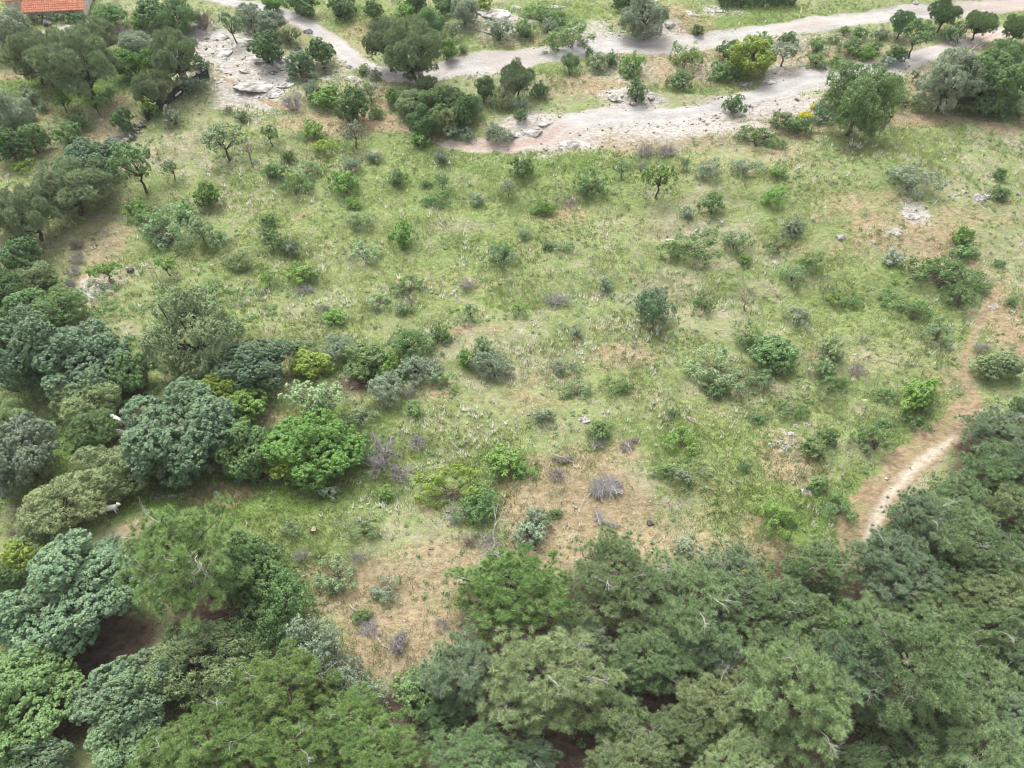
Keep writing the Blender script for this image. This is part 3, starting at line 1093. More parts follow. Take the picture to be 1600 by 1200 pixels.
LUSH = [blob(*b) for b in ((440, 770, 140, 60, .7), (540, 690, 120, 60, .5), (240, 775, 90, 40, .8), (80, 700, 120, 50, .7), (730, 285, 240, 50, .35), (560, 360, 200, 90, .2), (1390, 500, 160, 90, .2), (480, 645, 60, 16, .8), (1230, 830, 90, 70, .6), (1310, 780, 90, 60, .5), (1380, 230, 120, 40, .35), (1120, 300, 160, 40, .15),
    (130, 130, 120, 25, .9), (880, 40, 120, 30, .5), (1150, 28, 110, 14, .6), (560, 32, 40, 16, .8), (1395, 420, 20, 16, .8), (470, 850, 70, 60, .4), (780, 740, 60, 50, .5), (1100, 690, 110, 60, .35), (850, 260, 180, 26, .5), (640, 440, 220, 60, .15))]
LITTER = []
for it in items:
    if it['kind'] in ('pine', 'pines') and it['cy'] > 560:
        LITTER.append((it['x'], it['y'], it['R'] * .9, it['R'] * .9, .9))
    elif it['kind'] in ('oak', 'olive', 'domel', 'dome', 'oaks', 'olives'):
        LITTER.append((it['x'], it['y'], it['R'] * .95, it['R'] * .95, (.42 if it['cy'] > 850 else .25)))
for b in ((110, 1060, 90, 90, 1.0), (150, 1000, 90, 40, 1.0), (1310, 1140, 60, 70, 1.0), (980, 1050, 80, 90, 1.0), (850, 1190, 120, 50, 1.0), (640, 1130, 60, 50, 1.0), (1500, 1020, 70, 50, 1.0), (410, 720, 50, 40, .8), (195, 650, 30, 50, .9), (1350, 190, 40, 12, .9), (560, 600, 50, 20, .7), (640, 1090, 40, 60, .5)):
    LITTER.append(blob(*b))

def field(x, y, blobs, warp=0.35):
    t = np.zeros(x.shape)
    wx = (fbm(x / 3.2, y / 3.2, 41, 3) - .5) * 2; wy = (fbm(x / 3.2 + 50, y / 3.2, 47, 3) - .5) * 2
    for bx, by, rx, ry, s in blobs:
        m = (np.abs(x - bx) < rx * 2.6) & (np.abs(y - by) < ry * 2.6)
        if not m.any(): continue
        r2 = ((x[m] - bx) / rx + wx[m] * warp) ** 2 + ((y[m] - by) / ry + wy[m] * warp) ** 2
        t[m] = np.maximum(t[m], s * np.exp(-r2 ** 1.5 * .7))
    return t

def masks(x, y):
    e = (fbm(x / 1.6, y / 1.6, 77, 3) - .5)
    road = line_dist(x, y, ROAD_UP); low = line_dist(x, y, ROAD_LOW)
    tr = line_dist(x, y, TRACK) + e * 1.5
    road = road + e * 1.0; low = low + e * 1.4
    foot = np.full(x.shape, 1e9)
    for t in TRAILS: foot = np.minimum(foot, line_dist(x, y, t) + e * .3)
    soft = lambda d, w: np.clip(.5 - d / w, 0, 1)
    m = dict(road=np.maximum(soft(road, 1.0), soft(low, 1.0)), track=soft(tr, .8), foot=soft(foot, .4), rut=soft(line_dist(x, y, RUT) + e * .15, .3))
    zero = lambda L: [(a, b, 0.0) for a, b, w in L]
    cd = np.minimum(line_dist(x, y, zero(ROAD_UP)), line_dist(x, y, zero(ROAD_LOW)))
    m['wheel'] = np.clip(1 - np.abs(cd - .8 + e * .5) / .38, 0, 1)
    m['d_road'] = np.minimum(road, low); m['d_track'] = tr; m['d_foot'] = foot
    m['soil'] = field(x, y, SOIL); m['pale'] = field(x, y, PALE); m['red'] = field(x, y, RED)
    m['lush'] = field(x, y, LUSH); m['litter'] = field(x, y, LITTER, .2)
    return m

def axis(lo, hi, step, far):
    fine = np.arange(lo, hi + 1e-6, step)
    out, s, v = [], step, hi
    while v < far: s *= 1.35; v += s; out.append(v)
    neg, s, v = [], step, lo
    while v > -far: s *= 1.35; v -= s; neg.append(v)
    return np.concatenate([neg[::-1], fine, out])

gx, gy = axis(-92, 92, .44, 700), axis(4, 128, .44, 700)
X, Y = np.meshgrid(gx, gy)
GX, GY = X.ravel(), Y.ravel()
GZ = ground_z(GX, GY)
GM = masks(GX, GY)
nx, ny = len(gx), len(gy)
# fine relief where the ground is close enough to be seen
GZ = GZ + (.14 * (fbm(GX / .9, GY / .9, 21, 3) - .5) + .30 * (fbm(GX / 2.2, GY / 1.7, 25, 2) - .5) * (1 - GM['litter'] * .6)) * (1 - GM['road']) * (1 - .5 * GM['track']) + .16 * GM['pale'] * (fbm(GX / 1.4, GY / .8, 23, 3) - .5)
i0 = (np.arange(ny - 1)[:, None] * nx + np.arange(nx - 1)[None]).ravel()
Q = np.stack([i0, i0 + 1, i0 + nx + 1, i0 + nx], 1)
cen = lambda a: a[Q].mean(1)
kind_f = np.zeros(len(Q), int)
kind_f[cen(GM['d_foot']) < 0] = 3
kind_f[cen(GM['d_track']) < 0] = 2
kind_f[cen(GM['d_road']) < 0] = 1

def ground_material():
    m, n, l = nmat("meadow ground")
    def att(k):
        a = n.new("ShaderNodeAttribute"); a.attribute_name = k; return a.outputs['Fac']
    geo = n.new("ShaderNodeNewGeometry"); pos = geo.outputs['Position']
    mp = n.new("ShaderNodeMapping"); mp.inputs['Scale'].default_value = (.8, 1.15, 1); l.new(pos, mp.inputs['Vector'])
    pos = mp.outputs[0]
    big = noise_n(n, l, .11, 4, pos); mid = noise_n(n, l, .55, 5, pos, .62); fine = noise_n(n, l, 2.6, 6, pos, .68); grit = noise_n(n, l, 9, 4, pos, .7)
    tuft = n.new("ShaderNodeTexVoronoi"); tuft.inputs['Scale'].default_value = 2.3; l.new(pos, tuft.inputs['Vector'])
    var = math_n(n, l, 'ADD', math_n(n, l, 'MULTIPLY', mid, .9), math_n(n, l, 'MULTIPLY', fine, .8))
    var = math_n(n, l, 'ADD', var, math_n(n, l, 'MULTIPLY', big, .8))           # about 0.4 .. 2, mean 1.25
    green = math_n(n, l, 'ADD', math_n(n, l, 'ADD', var, -1.25), math_n(n, l, 'MULTIPLY', att('lush'), .55))
    straw = mixc(n, l, smooth_n(n, l, fine, .3, .7), (.205, .185, .120), (.385, .355, .255))
    straw = mixc(n, l, smooth_n(n, l, mid, .5, .72), straw, (.300, .245, .180))
    grass = mixc(n, l, smooth_n(n, l, fine, .3, .72), (.102, .146, .044), (.232, .280, .112))
    lushc = mixc(n, l, smooth_n(n, l, grit, .3, .7), (.066, .130, .024), (.155, .232, .060))
    c = mixc(n, l, smooth_n(n, l, green, -.29, .14), straw, grass)
    c = mixc(n, l, smooth_n(n, l, math_n(n, l, 'ADD', math_n(n, l, 'MULTIPLY', att('lush'), .9), math_n(n, l, 'MULTIPLY', math_n(n, l, 'SUBTRACT', mid, .5), .8)), .25, .75), c, lushc)
    soilc = mixc(n, l, smooth_n(n, l, fine, .3, .7), (.200, .150, .086), (.350, .282, .185))
    f = math_n(n, l, 'ADD', att('soil'), math_n(n, l, 'MULTIPLY', math_n(n, l, 'SUBTRACT', var, 1.25), .95))
    c = mixc(n, l, math_n(n, l, 'MULTIPLY', smooth_n(n, l, f, .28, .62), .92), c, soilc)
    palec = mixc(n, l, smooth_n(n, l, fine, .28, .7), (.235, .208, .176), (.445, .418, .382))
    f = math_n(n, l, 'ADD', att('pale'), math_n(n, l, 'MULTIPLY', math_n(n, l, 'SUBTRACT', var, 1.25), .6))
    c = mixc(n, l, smooth_n(n, l, f, .25, .7), c, palec)
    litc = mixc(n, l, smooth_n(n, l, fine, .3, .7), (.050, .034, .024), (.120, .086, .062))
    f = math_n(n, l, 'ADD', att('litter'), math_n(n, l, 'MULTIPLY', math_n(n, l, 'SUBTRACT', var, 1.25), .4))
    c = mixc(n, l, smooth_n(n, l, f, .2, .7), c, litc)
    roadc = mixc(n, l, smooth_n(n, l, mid, .35, .65), (.255, .240, .226), (.360, .345, .330))
    roadc = mixc(n, l, smooth_n(n, l, grit, .35, .7), roadc, (.39, .372, .352))
    redc = mixc(n, l, smooth_n(n, l, fine, .3, .7), (.320, .220, .170), (.440, .340, .285))
    roadc = mixc(n, l, math_n(n, l, 'MULTIPLY', att('red'), .9), roadc, redc)
    roadc = mixc(n, l, math_n(n, l, 'MULTIPLY', att('wheel'), .6), roadc, (.43, .412, .392))
    roadc = mixc(n, l, math_n(n, l, 'MULTIPLY', smooth_n(n, l, big, .52, .66), .55), roadc, (.34, .30, .26))
    f = math_n(n, l, 'ADD', att('road'), math_n(n, l, 'MULTIPLY', math_n(n, l, 'SUBTRACT', fine, .5), .8))
    c = mixc(n, l, smooth_n(n, l, f, .25, .75), c, roadc)
    trc = mixc(n, l, smooth_n(n, l, fine, .3, .72), (.170, .118, .070), (.330, .255, .165))
    trc = mixc(n, l, math_n(n, l, 'MULTIPLY', smooth_n(n, l, mid, .5, .68), .6), trc, (.250, .235, .120))
    f = math_n(n, l, 'ADD', math_n(n, l, 'MAXIMUM', att('track'), att('foot')), math_n(n, l, 'MULTIPLY', math_n(n, l, 'SUBTRACT', fine, .5), .8))
    c = mixc(n, l, math_n(n, l, 'MULTIPLY', smooth_n(n, l, f, .3, .75), .92), c, trc)
    c = mixc(n, l, math_n(n, l, 'MULTIPLY', math_n(n, l, 'MULTIPLY', att('rut'), fine), 1.7, clamp=True), c, (.46, .40, .33))
    p = n.new("ShaderNodeBsdfPrincipled"); p.inputs['Roughness'].default_value = .95; p.inputs['Specular IOR Level'].default_value = .1
    l.new(c, p.inputs['Base Color'])
    b = n.new("ShaderNodeBump"); b.inputs['Strength'].default_value = 1.0; b.inputs['Distance'].default_value = .2
    l.new(math_n(n, l, 'ADD', fine, math_n(n, l, 'MULTIPLY', grit, .5)), b.inputs['Height']); l.new(b.outputs[0], p.inputs['Normal'])
    o = n.new("ShaderNodeOutputMaterial"); l.new(p.outputs[0], o.inputs['Surface'])
    return m
M_GROUND = ground_material()
for kf, nm, lab in ((0, 'ground', 'hillside meadow with grass, bare soil and leaf litter'), (1, 'gravel_road', 'pale gravel roads across the upper slope'), (2, 'dirt_track', 'brown dirt track beside the pine wood'), (3, 'footpath', 'thin trodden footpaths in the meadow')):
    qf = Q[kind_f == kf]
    used, inv = np.unique(qf, return_inverse=True)
    me = mesh_np(nm, np.stack([GX[used], GY[used], GZ[used]], 1), [inv.reshape(-1, 4)], M_GROUND, smooth=True,
                 point_attrs={k: GM[k][used] for k in ('road', 'track', 'foot', 'rut', 'soil', 'pale', 'red', 'lush', 'litter', 'wheel')})
    new_obj(nm, me, kind='structure', label=lab)

def gz(x, y): return float(ground_z(np.array([x]), np.array([y]))[0])

# ------------------------------------------------------------------ rocks
def rock_mesh(name, seed, mat, sub=3, flat=.6):
    rng = np.random.default_rng(seed)
    bm = bmesh.new(); bmesh.ops.create_icosphere(bm, subdivisions=sub, radius=1)
    for v in bm.verts:
        p = np.array(v.co)
        k = 1 + .42 * (fbm(p[0] * 1.5 + seed * 3.1 + p[2] * 1.7, p[1] * 1.5 - seed, seed, 3) - .5) * 2
        v.co = p * k
    for _ in range(15):                                  # knock flat facets off
        d = unit(rng.normal(size=3) + np.array([0, 0, .3])); lim = rng.uniform(.45, .85)
        for v in bm.verts:
            s_ = float(np.dot(np.array(v.co), d))
            if s_ > lim: v.co = np.array(v.co) - d * (s_ - lim) * .92
    for v in bm.verts: v.co.z *= flat
    me = bpy.data.meshes.new(name); bm.to_mesh(me); bm.free(); me.materials.append(mat)
    return me
ROCKS = [rock_mesh("rock", 400 + s, M_ROCK, 3, .62) for s in range(5)]
SLABS = [rock_mesh("rock_slab", 420 + s, M_ROCK, 3, .28) for s in range(4)]
DARKS = [rock_mesh("dark_rock", 440 + s, M_ROCKD, 3, .62) for s in range(3)]
ROCK_LIST = """
boulder L 915 652 23 18 | pale boulder alone in the grass above a green bush
boulder D 77 33 25 13 | dark boulder with a pale top in front of the red tiled roof
boulder L 437 95 32 24 | pale rounded boulder under the dark leafy tree by the outcrop
rock L 1223 672 16 10
rock L 1243 665 20 14
rock L 1262 662 14 10
rock L 1236 678 18 12
rock L 1218 690 16 12
rock L 1228 698 18 12
rock L 1212 682 10 9
rock L 1204 694 12 12
rock L 1256 694 8 8
rock L 1248 714 8 8
rock L 1127 345 15 8 | white stone alone on the upper middle meadow
rock L 1107 343 10 6
rock L 1102 314 12 5
slab L 1045 375 34 10 | pale flat slab bedded in the meadow above the long green bush
rock L 1090 358 12 6
rock L 1492 303 16 8
rock L 1508 300 18 9
rock L 1528 308 26 14
rock L 1545 306 22 10
rock L 1592 303 18 8
rock L 1312 368 22 13
slab L 1428 335 28 12
slab L 1400 363 18 6
slab L 1212 407 26 9
rock L 1293 434 12 6
rock L 1556 476 12 8
rock L 1582 486 12 8
rock L 1578 495 10 6
rock L 1548 480 12 8
slab L 780 16 56 24 | big pale rock slab at the top beside the grey green tree
slab L 776 42 44 20 | pale rock slab with a grey green bush growing on it
slab L 805 8 30 12
slab L 870 8 34 10
slab L 405 128 66 26 | wide pale slab at the centre of the outcrop
slab L 332 52 52 20
slab L 300 62 50 18
slab L 370 62 60 16
slab L 345 78 60 16
slab L 215 52 44 12
slab L 392 92 40 14
slab L 425 145 34 10
slab L 450 130 30 10
slab L 348 105 22 10
slab L 318 70 34 12
slab L 280 50 30 10
slab L 392 108 30 12
slab L 375 128 34 12
slab L 420 100 26 10
slab L 360 90 28 9
slab L 440 140 26 8
slab L 405 148 30 8
slab L 345 122 20 8
slab L 300 80 24 8
slab L 250 58 26 8
slab L 385 78 26 9
slab L 415 136 20 7
slab L 470 118 22 8
slab L 380 142 22 7
slab L 515 120 42 12
slab L 560 122 32 10
slab L 585 131 22 6
rock L 412 112 18 10
rock D 428 112 16 10
rock D 455 123 18 10
rock D 478 123 18 10
rock D 508 107 14 9
rock D 545 104 12 8
rock D 465 75 16 9
rock D 402 98 12 8
rock D 480 47 20 10
boulder L 1016 150 15 10 | small white boulder right of the dark bush on the heap
slab L 905 221 56 16 | flat pale rock where the lower gravel road turns red
slab L 830 200 40 18
slab L 850 192 30 12
slab L 805 205 28 14
slab L 815 160 40 10
slab L 965 148 36 12
rock L 990 160 16 10
slab L 1170 127 40 12
slab L 1205 125 40 10
rock L 1045 36 26 12
rock L 1030 52 18 8
rock L 1005 58 14 8
slab L 1110 12 40 16
slab L 1080 18 30 14
slab L 900 45 40 12
rock L 1430 3 14 9
rock L 285 773 14 7
rock L 268 775 14 6
slab D 245 776 20 8
rock L 370 750 14 9
rock L 336 742 12 14
rock L 335 770 14 18
rock L 545 800 8 5
rock L 693 721 9 8
rock L 608 533 8 8
rock L 541 594 8 9
rock L 872 24 10 5
rock L 871 45 10 5
rock L 130 464 16 7
rock L 168 383 12 8
slab L 160 185 18 7
slab D 178 210 22 30
rock D 200 168 8 6
slab L 1345 622 26 10
slab L 1085 655 22 8
rock L 1180 575 8 6
rock L 1062 585 8 4
rock L 700 798 9 6
slab L 1265 770 26 6
rock L 885 155 10 6
rock L 1490 152 14 6
rock L 1480 282 12 6
rock L 620 1070 8 10
rock L 618 1085 14 10
rock D 628 1062 14 6
rock D 605 1110 20 14
rock L 615 1132 14 12
rock L 600 1125 12 10
"""
rk = []
for line in ROCK_LIST.strip().splitlines():
    head, _, lab = line.partition('|')
    k, c, cx, cy, w, h = head.split()
    rk.append(dict(kind=k, col=c, cx=float(cx), cy=float(cy), w=float(w), h=float(h), label=lab.strip() or None,
                   desc=("pale " if c == 'L' else "dark ") + {'rock': 'loose rock', 'slab': 'flat rock slab', 'boulder': 'boulder'}[k]))
auto_labels(rk)
for i, it in enumerate(rk):
    rng = np.random.default_rng(900 + i)
    p, dep = hit(it['cx'], it['cy'] + it['h'] * .2)
    R = it['w'] / 2 * dep / F_PX * (1.2 if it['kind'] == 'slab' else 1.2)
    pool = DARKS if it['col'] == 'D' else SLABS if it['kind'] == 'slab' else ROCKS
    o = thing({'rock': 'rock', 'slab': 'rock_slab', 'boulder': 'boulder'}[it['kind']], (p[0], p[1], gz(p[0], p[1]) - R * (.10 if it['kind'] == 'slab' else .12)), it['label'], 'rock', 'rocks lying in the meadow and outcrop', pool[i % len(pool)])
    th = math.atan2(CAM_H, p[1])
    ysc = min(max(it['h'] / it['w'] / (sin(th) + .25), .55), 1.3)
    o.scale = (R, R * ysc, R * rng.uniform(.8, 1.1))
    o.rotation_euler = (rng.normal() * .08, rng.normal() * .08, rng.choice([0, pi]) + rng.normal() * .25)

# ------------------------------------------------------------------ trees and bushes
def build_plant(it):
    k, pr, rng = it['kind'], it['proto'], it['rng']
    name, noun, cat, grp = KINDINFO[k]
    root = thing(name, (it['x'], it['y'], gz(it['x'], it['y'])), it['label'], cat, grp)
    root.rotation_euler = (0, 0, float(rng.choice([0, pi]) + rng.normal() * .3))
    root.scale = (it['sc'], it['sc'] * it['ys'], it['sc'] * it['zs'])
    stem = {'bush': 'stem', 'spiky': 'stem', 'dead': 'twig'}.get(k, 'trunk')
    t = new_obj(stem, pr['trunk'], root)
    if k in ('dead', 'deadtree') and rng.random() < .35:
        t.material_slots[0].link = 'OBJECT'; t.material_slots[0].material = M_TWIGB
    if pr['crown'] is not None:
        me = pr['crown']
        if not me.materials: me.materials.append(LEAF['md'])
        c = new_obj('crown', me, root)
        c.material_slots[0].link = 'OBJECT'; c.material_slots[0].material = LEAF[('s' if k == 'spiky' or (k == 'bush' and it['col'] in ('md', 'gy', 'pl')) else '') + it['col']]
    if 'bleached bare top' in it['label']:
        for j in range(7):
            b = new_obj('bare_branch', BARE_BRANCH[j % 6], c)
            b.location = (rng.normal() * .7, rng.normal() * .6, pr['hc'] + pr['rz'] * .8); b.scale = (1.5, 1.5, 1.5)
            b.rotation_euler = (rng.normal() * .4, -rng.uniform(.3, 1.0), j * .9)
    if k == 'pine' and pr['bare']:
        n = int(rng.integers(3, 7)) + (5 if 'bleached' in it['label'] or 'white twigs' in it['label'] else 0)
        for j in rng.choice(len(pr['bare']), min(n, len(pr['bare'])), replace=False):
            p, d = pr['bare'][j]
            b = new_obj('bare_branch', BARE_BRANCH[int(rng.integers(6))], c)
            s_ = rng.uniform(1.0, 1.75)
            b.location = p + np.array([0, 0, .40])
            b.scale = (s_, s_, s_)
            b.rotation_euler = (rng.normal() * .5, -rng.uniform(.15, .55), math.atan2(d[1], d[0]) + rng.normal() * .4)
for it in items: build_plant(it)

# ------------------------------------------------------------------ stuff: grass, weeds, stones
def scatter(n, seed, ymin=12, ymax=122, near_bias=1.0):
    """random ground points inside a generous margin of the view"""
    rng = np.random.default_rng(seed)
    y = ymin + (ymax - ymin) * rng.random(n) ** near_bias
    half = 30 + y * .62
    x = (rng.random(n) * 2 - 1) * half
    return x, y, rng

def blades(name, x, y, z, rng, per, h, spread, width, mat, label, lean=.5, tone=None):
    n = len(x); P = np.repeat(np.stack([x, y, z], 1), per, 0); hh = np.repeat(h, per) * rng.uniform(.5, 1.15, n * per)
    ang = rng.random(n * per) * 2 * pi; r = np.repeat(spread, per) * np.sqrt(rng.random(n * per))
    out = np.stack([np.cos(ang), np.sin(ang), np.zeros(n * per)], 1)
    P = P + out * r[:, None]
    tip = P + out * (hh * lean * rng.uniform(.2, 1.2, n * per))[:, None] + np.array([0, 0, 1.0]) * hh[:, None]
    a2 = rng.random(n * per) * 2 * pi
    s_ = np.stack([np.cos(a2), np.sin(a2), np.zeros(n * per)], 1) * (width * rng.uniform(.6, 1.4, n * per))[:, None]
    V = np.stack([P - s_, P + s_, tip], 1).reshape(-1, 3)
    t = np.repeat(tone if tone is not None else rng.random(n), per)
    t = np.clip(t * .7 + rng.random(n * per) * .3, 0, 1)
    me = mesh_np(name, V, [np.arange(3 * n * per).reshape(-1, 3)], mat, t)
    return new_obj(name, me, kind='stuff', label=label)

M_GRASS = leaf_material("green grass", (.160, .225, .062), (.400, .460, .195), .4, .7, .1, 0)
M_LUSH = leaf_material("lush grass", (.130, .235, .045), (.310, .440, .120), .4, .7, .1, 0)
M_STRAW = leaf_material("dry grass", (.310, .275, .180), (.600, .560, .430), .35, .8, .1, 0)
M_PALEW = leaf_material("pale seed heads", (.560, .560, .460), (.860, .850, .770), .45, .8, .1, 0)
M_HERB = leaf_material("herb leaves", (.150, .225, .095), (.320, .410, .210), .35, .7, .15, 0)
M_PINKW = leaf_material("dry brown stalks", (.270, .195, .155), (.520, .420, .350), .3, .8, .1, 0)

def free(x, y, lit=.45, soil=2.0, pale=.55):
    m = masks(x, y)
    return (m['road'] < .25) & (m['track'] < .3) & (m['foot'] < .4) & (m['litter'] < lit) & (m['soil'] < soil) & (m['pale'] < pale), m

x, y, rng = scatter(175000, 1, near_bias=1.15)
ok, m = free(x, y)
dens = np.clip(.30 + 1.6 * (fbm(x / 5, y / 3.6, 61, 4) - .42) * 1.7 + m['lush'] - m['soil'] * .8, .04, 1)
k = ok & (rng.random(len(x)) < dens); x, y = x[k], y[k]; lu = m['lush'][k]
blades("meadow_grass", x, y, ground_z(x, y), rng, 6, .16 + .2 * rng.random(len(x)), .1 + .16 * rng.random(len(x)), .032, M_GRASS, "green and yellowing grass of the meadow", tone=np.clip(.35 + 1.3 * (fbm(x / 8, y / 6, 67, 3) - .5) + rng.normal(size=len(x)) * .2 + .1, 0, 1))
x, y, rng = scatter(60000, 2)
ok, m = free(x, y, .8)
k = ok & (rng.random(len(x)) < np.clip(m['lush'] * 1.1 - .12, 0, 1)); x, y = x[k], y[k]
blades("lush_grass", x, y, ground_z(x, y), rng, 8, .14 + .2 * rng.random(len(x)), .1 + .14 * rng.random(len(x)), .024, M_LUSH, "lush green grass in the damp hollows")
x, y, rng = scatter(60000, 3)
ok, m = free(x, y, .5)
dens = np.clip(.15 + 2.2 * (fbm(x / 6 + 9, y / 4, 71, 4) - .48) + .3 * m['soil'], .02, .8)
k = ok & (rng.random(len(x)) < dens); x, y = x[k], y[k]
blades("dry_grass", x, y, ground_z(x, y), rng, 6, .12 + .2 * rng.random(len(x)), .08 + .14 * rng.random(len(x)), .032, M_STRAW, "straw coloured dry grass among the green")

# pale seeding stalks: patches and the old terrace lines
TERR = [world_line([(a, b, w) for a, b, w in L]) for L in (
    [(1060, 450, .5), (1120, 432, .6), (1170, 418, .6), (1225, 405, .4)], [(880, 468, .5), (940, 466, .7), (1010, 466, .6)], [(850, 428, .5), (910, 424, .5)],
    [(930, 512, .8), (980, 508, .9), (1030, 520, .6)], [(690, 388, .6), (730, 384, .6)], [(620, 452, .6), (680, 456, .9), (720, 462, .5)], [(470, 415, .6), (540, 420, .5)],
    [(1120, 590, .5), (1200, 575, .5), (1350, 560, .4), (1390, 568, .3)], [(830, 520, 1.4), (880, 545, 1.6), (900, 570, 1.2)], [(700, 660, 1.0), (740, 670, 1.4), (790, 660, .8)], [(560, 790, .8), (610, 800, .9)], [(400, 460, .8), (520, 470, .9), (600, 470, .8)])]
PALEB = [blob(*b) for b in ((890, 560, 90, 50, .9), (720, 680, 90, 45, .95), (960, 515, 80, 26, .8), (1000, 590, 80, 40, .6), (600, 790, 60, 36, .8), (840, 820, 60, 40, .6), (560, 660, 60, 20, .6), (650, 460, 100, 26, .8), (710, 385, 50, 26, .7), (690, 350, 60, 26, .4), (480, 410, 60, 26, .6), (1090, 640, 120, 30, .5), (1150, 440, 90, 22, .6),
    (1270, 560, 100, 40, .4), (330, 470, 120, 30, .5), (640, 260, 200, 20, .4), (1290, 740, 60, 30, .3), (1300, 820, 40, 40, .6), (700, 500, 100, 40, .3), (470, 290, 120, 30, .2), (1450, 250, 140, 20, .3), (1320, 225, 60, 16, .6))]
x, y, rng = scatter(110000, 4)
ok, m = free(x, y, .5)
tl = np.full(x.shape, 1e9)
for t in TERR: tl = np.minimum(tl, line_dist(x, y, t))
dens = np.clip(field(x, y, PALEB) * .8 + (tl < 0) * .9 + .05, 0, 1) * (fbm(x / 1.5, y / 1.2, 81, 3) > .45)
k = ok & (rng.random(len(x)) < dens * .62); x, y = x[k], y[k]
half = rng.random(len(x)) < .84
for sel, nm, mt, lab in ((half, "seeding_weeds", M_PALEW, "pale seeding stalks standing in drifts"), (~half, "brown_stalks", M_PINKW, "dry brownish stalks among the pale drifts")):
    blades(nm, x[sel], y[sel], ground_z(x[sel], y[sel]), rng, 5, .28 + .34 * rng.random(sel.sum()), .08 + .14 * rng.random(sel.sum()), .055, mt, lab, .35)

# low leafy herbs in round tufts
x, y, rng = scatter(26000, 5)
ok, m = free(x, y, .75)
dens = np.clip(.05 + 1.8 * (fbm(x / 4 + 3, y / 3, 91, 3) - .5) + .35 * m['lush'], .015, .8)
k = ok & (rng.random(len(x)) < dens); x, y = x[k], y[k]
P = np.stack([x, y, ground_z(x, y) + .02], 1)
a = Acc(); cluster_leaves(a, P, np.tile([0, 0, 1.0], (len(P), 1)), rng, 22, .21, .15, .085, 'leaf', .4)
o = new_obj("low_herbs", a.mesh("low_herbs", M_HERB), kind='stuff', label="low leafy herbs dotted through the grass")
x, y, rng = scatter(30000, 15)
ok, m = free(x, y, .6)
dens = np.clip(.03 + 2.6 * (fbm(x / 6 + 31, y / 2.6, 97, 3) - .5), .012, .8)
k = ok & (rng.random(len(x)) < dens); x, y = x[k], y[k]
P = np.stack([x, y, ground_z(x, y) + .06], 1)
a = Acc(); cluster_leaves(a, P, np.tile([0, 0, 1.0], (len(P), 1)), rng, 26, .42, .30, .03, 'feather', .4)
new_obj("tall_herbs", a.mesh("tall_herbs", LEAF['spl']), kind='stuff', label="taller grey green herbs in loose tufts")
# ragged skirts of tall grass and shoots round the meadow bushes
bx = [i for i in items if i['kind'] in ('bush', 'spiky', 'dead', 'oaks', 'olives', 'tree') and i['cx'] > 200 or i['cy'] < 200]
rng = np.random.default_rng(44); P = []
for i in bx:
    n = int(5 + 9 * i['R']); a_ = rng.random(n) * 6.283; r = i['R'] * rng.uniform(.7, 1.75, n)
    P.append(np.stack([i['x'] + r * np.cos(a_), i['y'] + r * np.sin(a_) * .8], 1))
P = np.concatenate(P); k, _m = free(P[:, 0], P[:, 1], .6); P = P[k]
P = np.column_stack([P, ground_z(P[:, 0], P[:, 1]) + .05])
a = Acc(); cluster_leaves(a, P, np.tile([0, 0, 1.0], (len(P), 1)), rng, 18, .5, .36, .036, 'feather', .4)
new_obj("rank_grass", a.mesh("rank_grass", LEAF['spl']), kind='stuff', label="tall rank grass round the feet of the bushes")
# undergrowth below the trees on the left
x, y, rng = scatter(44000, 6)
m = masks(x, y); px, py, _ = project(x, y, ground_z(x, y))
k = ((m['litter'] > .25) | ((px < 430) & (py > 440) & (py < 760) & (px < 560 - .25 * py))) & (m['road'] < .2) & (m['track'] < .2) & (rng.random(len(x)) < np.where(px < 480, .8, .10) * (fbm(x / 2, y / 2, 95, 2) > .45)) & ~((px < 260) & (py > 960))
x, y = x[k], y[k]
P = np.stack([x, y, ground_z(x, y) + .05], 1)
a = Acc(); cluster_leaves(a, P, np.tile([0, 0, 1.0], (len(P), 1)), rng, 26, .32, .17, .09, 'leaf', .4)
new_obj("undergrowth", a.mesh("undergrowth", LEAF['md']), kind='stuff', label="dark undergrowth below the trees")
# loose stones
x, y, rng = scatter(60000, 8)
m = masks(x, y)
dens = np.clip(.012 + .10 * m['soil'] + .45 * m['pale'] + .10 * m['track'] + np.where((m['d_road'] > -.4) & (m['d_road'] < 1.2), .35, 0) - .02 * m['lush'] + .03 * m['litter'], 0, 1)
k = (rng.random(len(x)) < dens) & (m['d_road'] > -.8); x, y = x[k], y[k]; z = ground_z(x, y)
n = len(x); base = np.array([[1, 0, 0], [0, 1, 0], [-1, 0, 0], [0, -1, 0], [.2, .1, .8], [0, 0, -.4]])
F0 = np.array([[0, 1, 4], [1, 2, 4], [2, 3, 4], [3, 0, 4], [1, 0, 5], [2, 1, 5], [3, 2, 5], [0, 3, 5]])
sz = .035 + .11 * rng.random(n) ** 3 + .28 * m['pale'][k] * rng.random(n) ** 5
V = base[None] * (sz[:, None, None] * rng.uniform(.6, 1.4, (n, 6, 3))) + np.stack([x, y, z + sz * .25], 1)[:, None]
new_obj("loose_stones", mesh_np("loose_stones", V.reshape(-1, 3), [(F0[None] + (np.arange(n) * 6)[:, None, None]).reshape(-1, 3)], M_ROCK), kind='stuff', label="small pale stones strewn over soil and road edges")

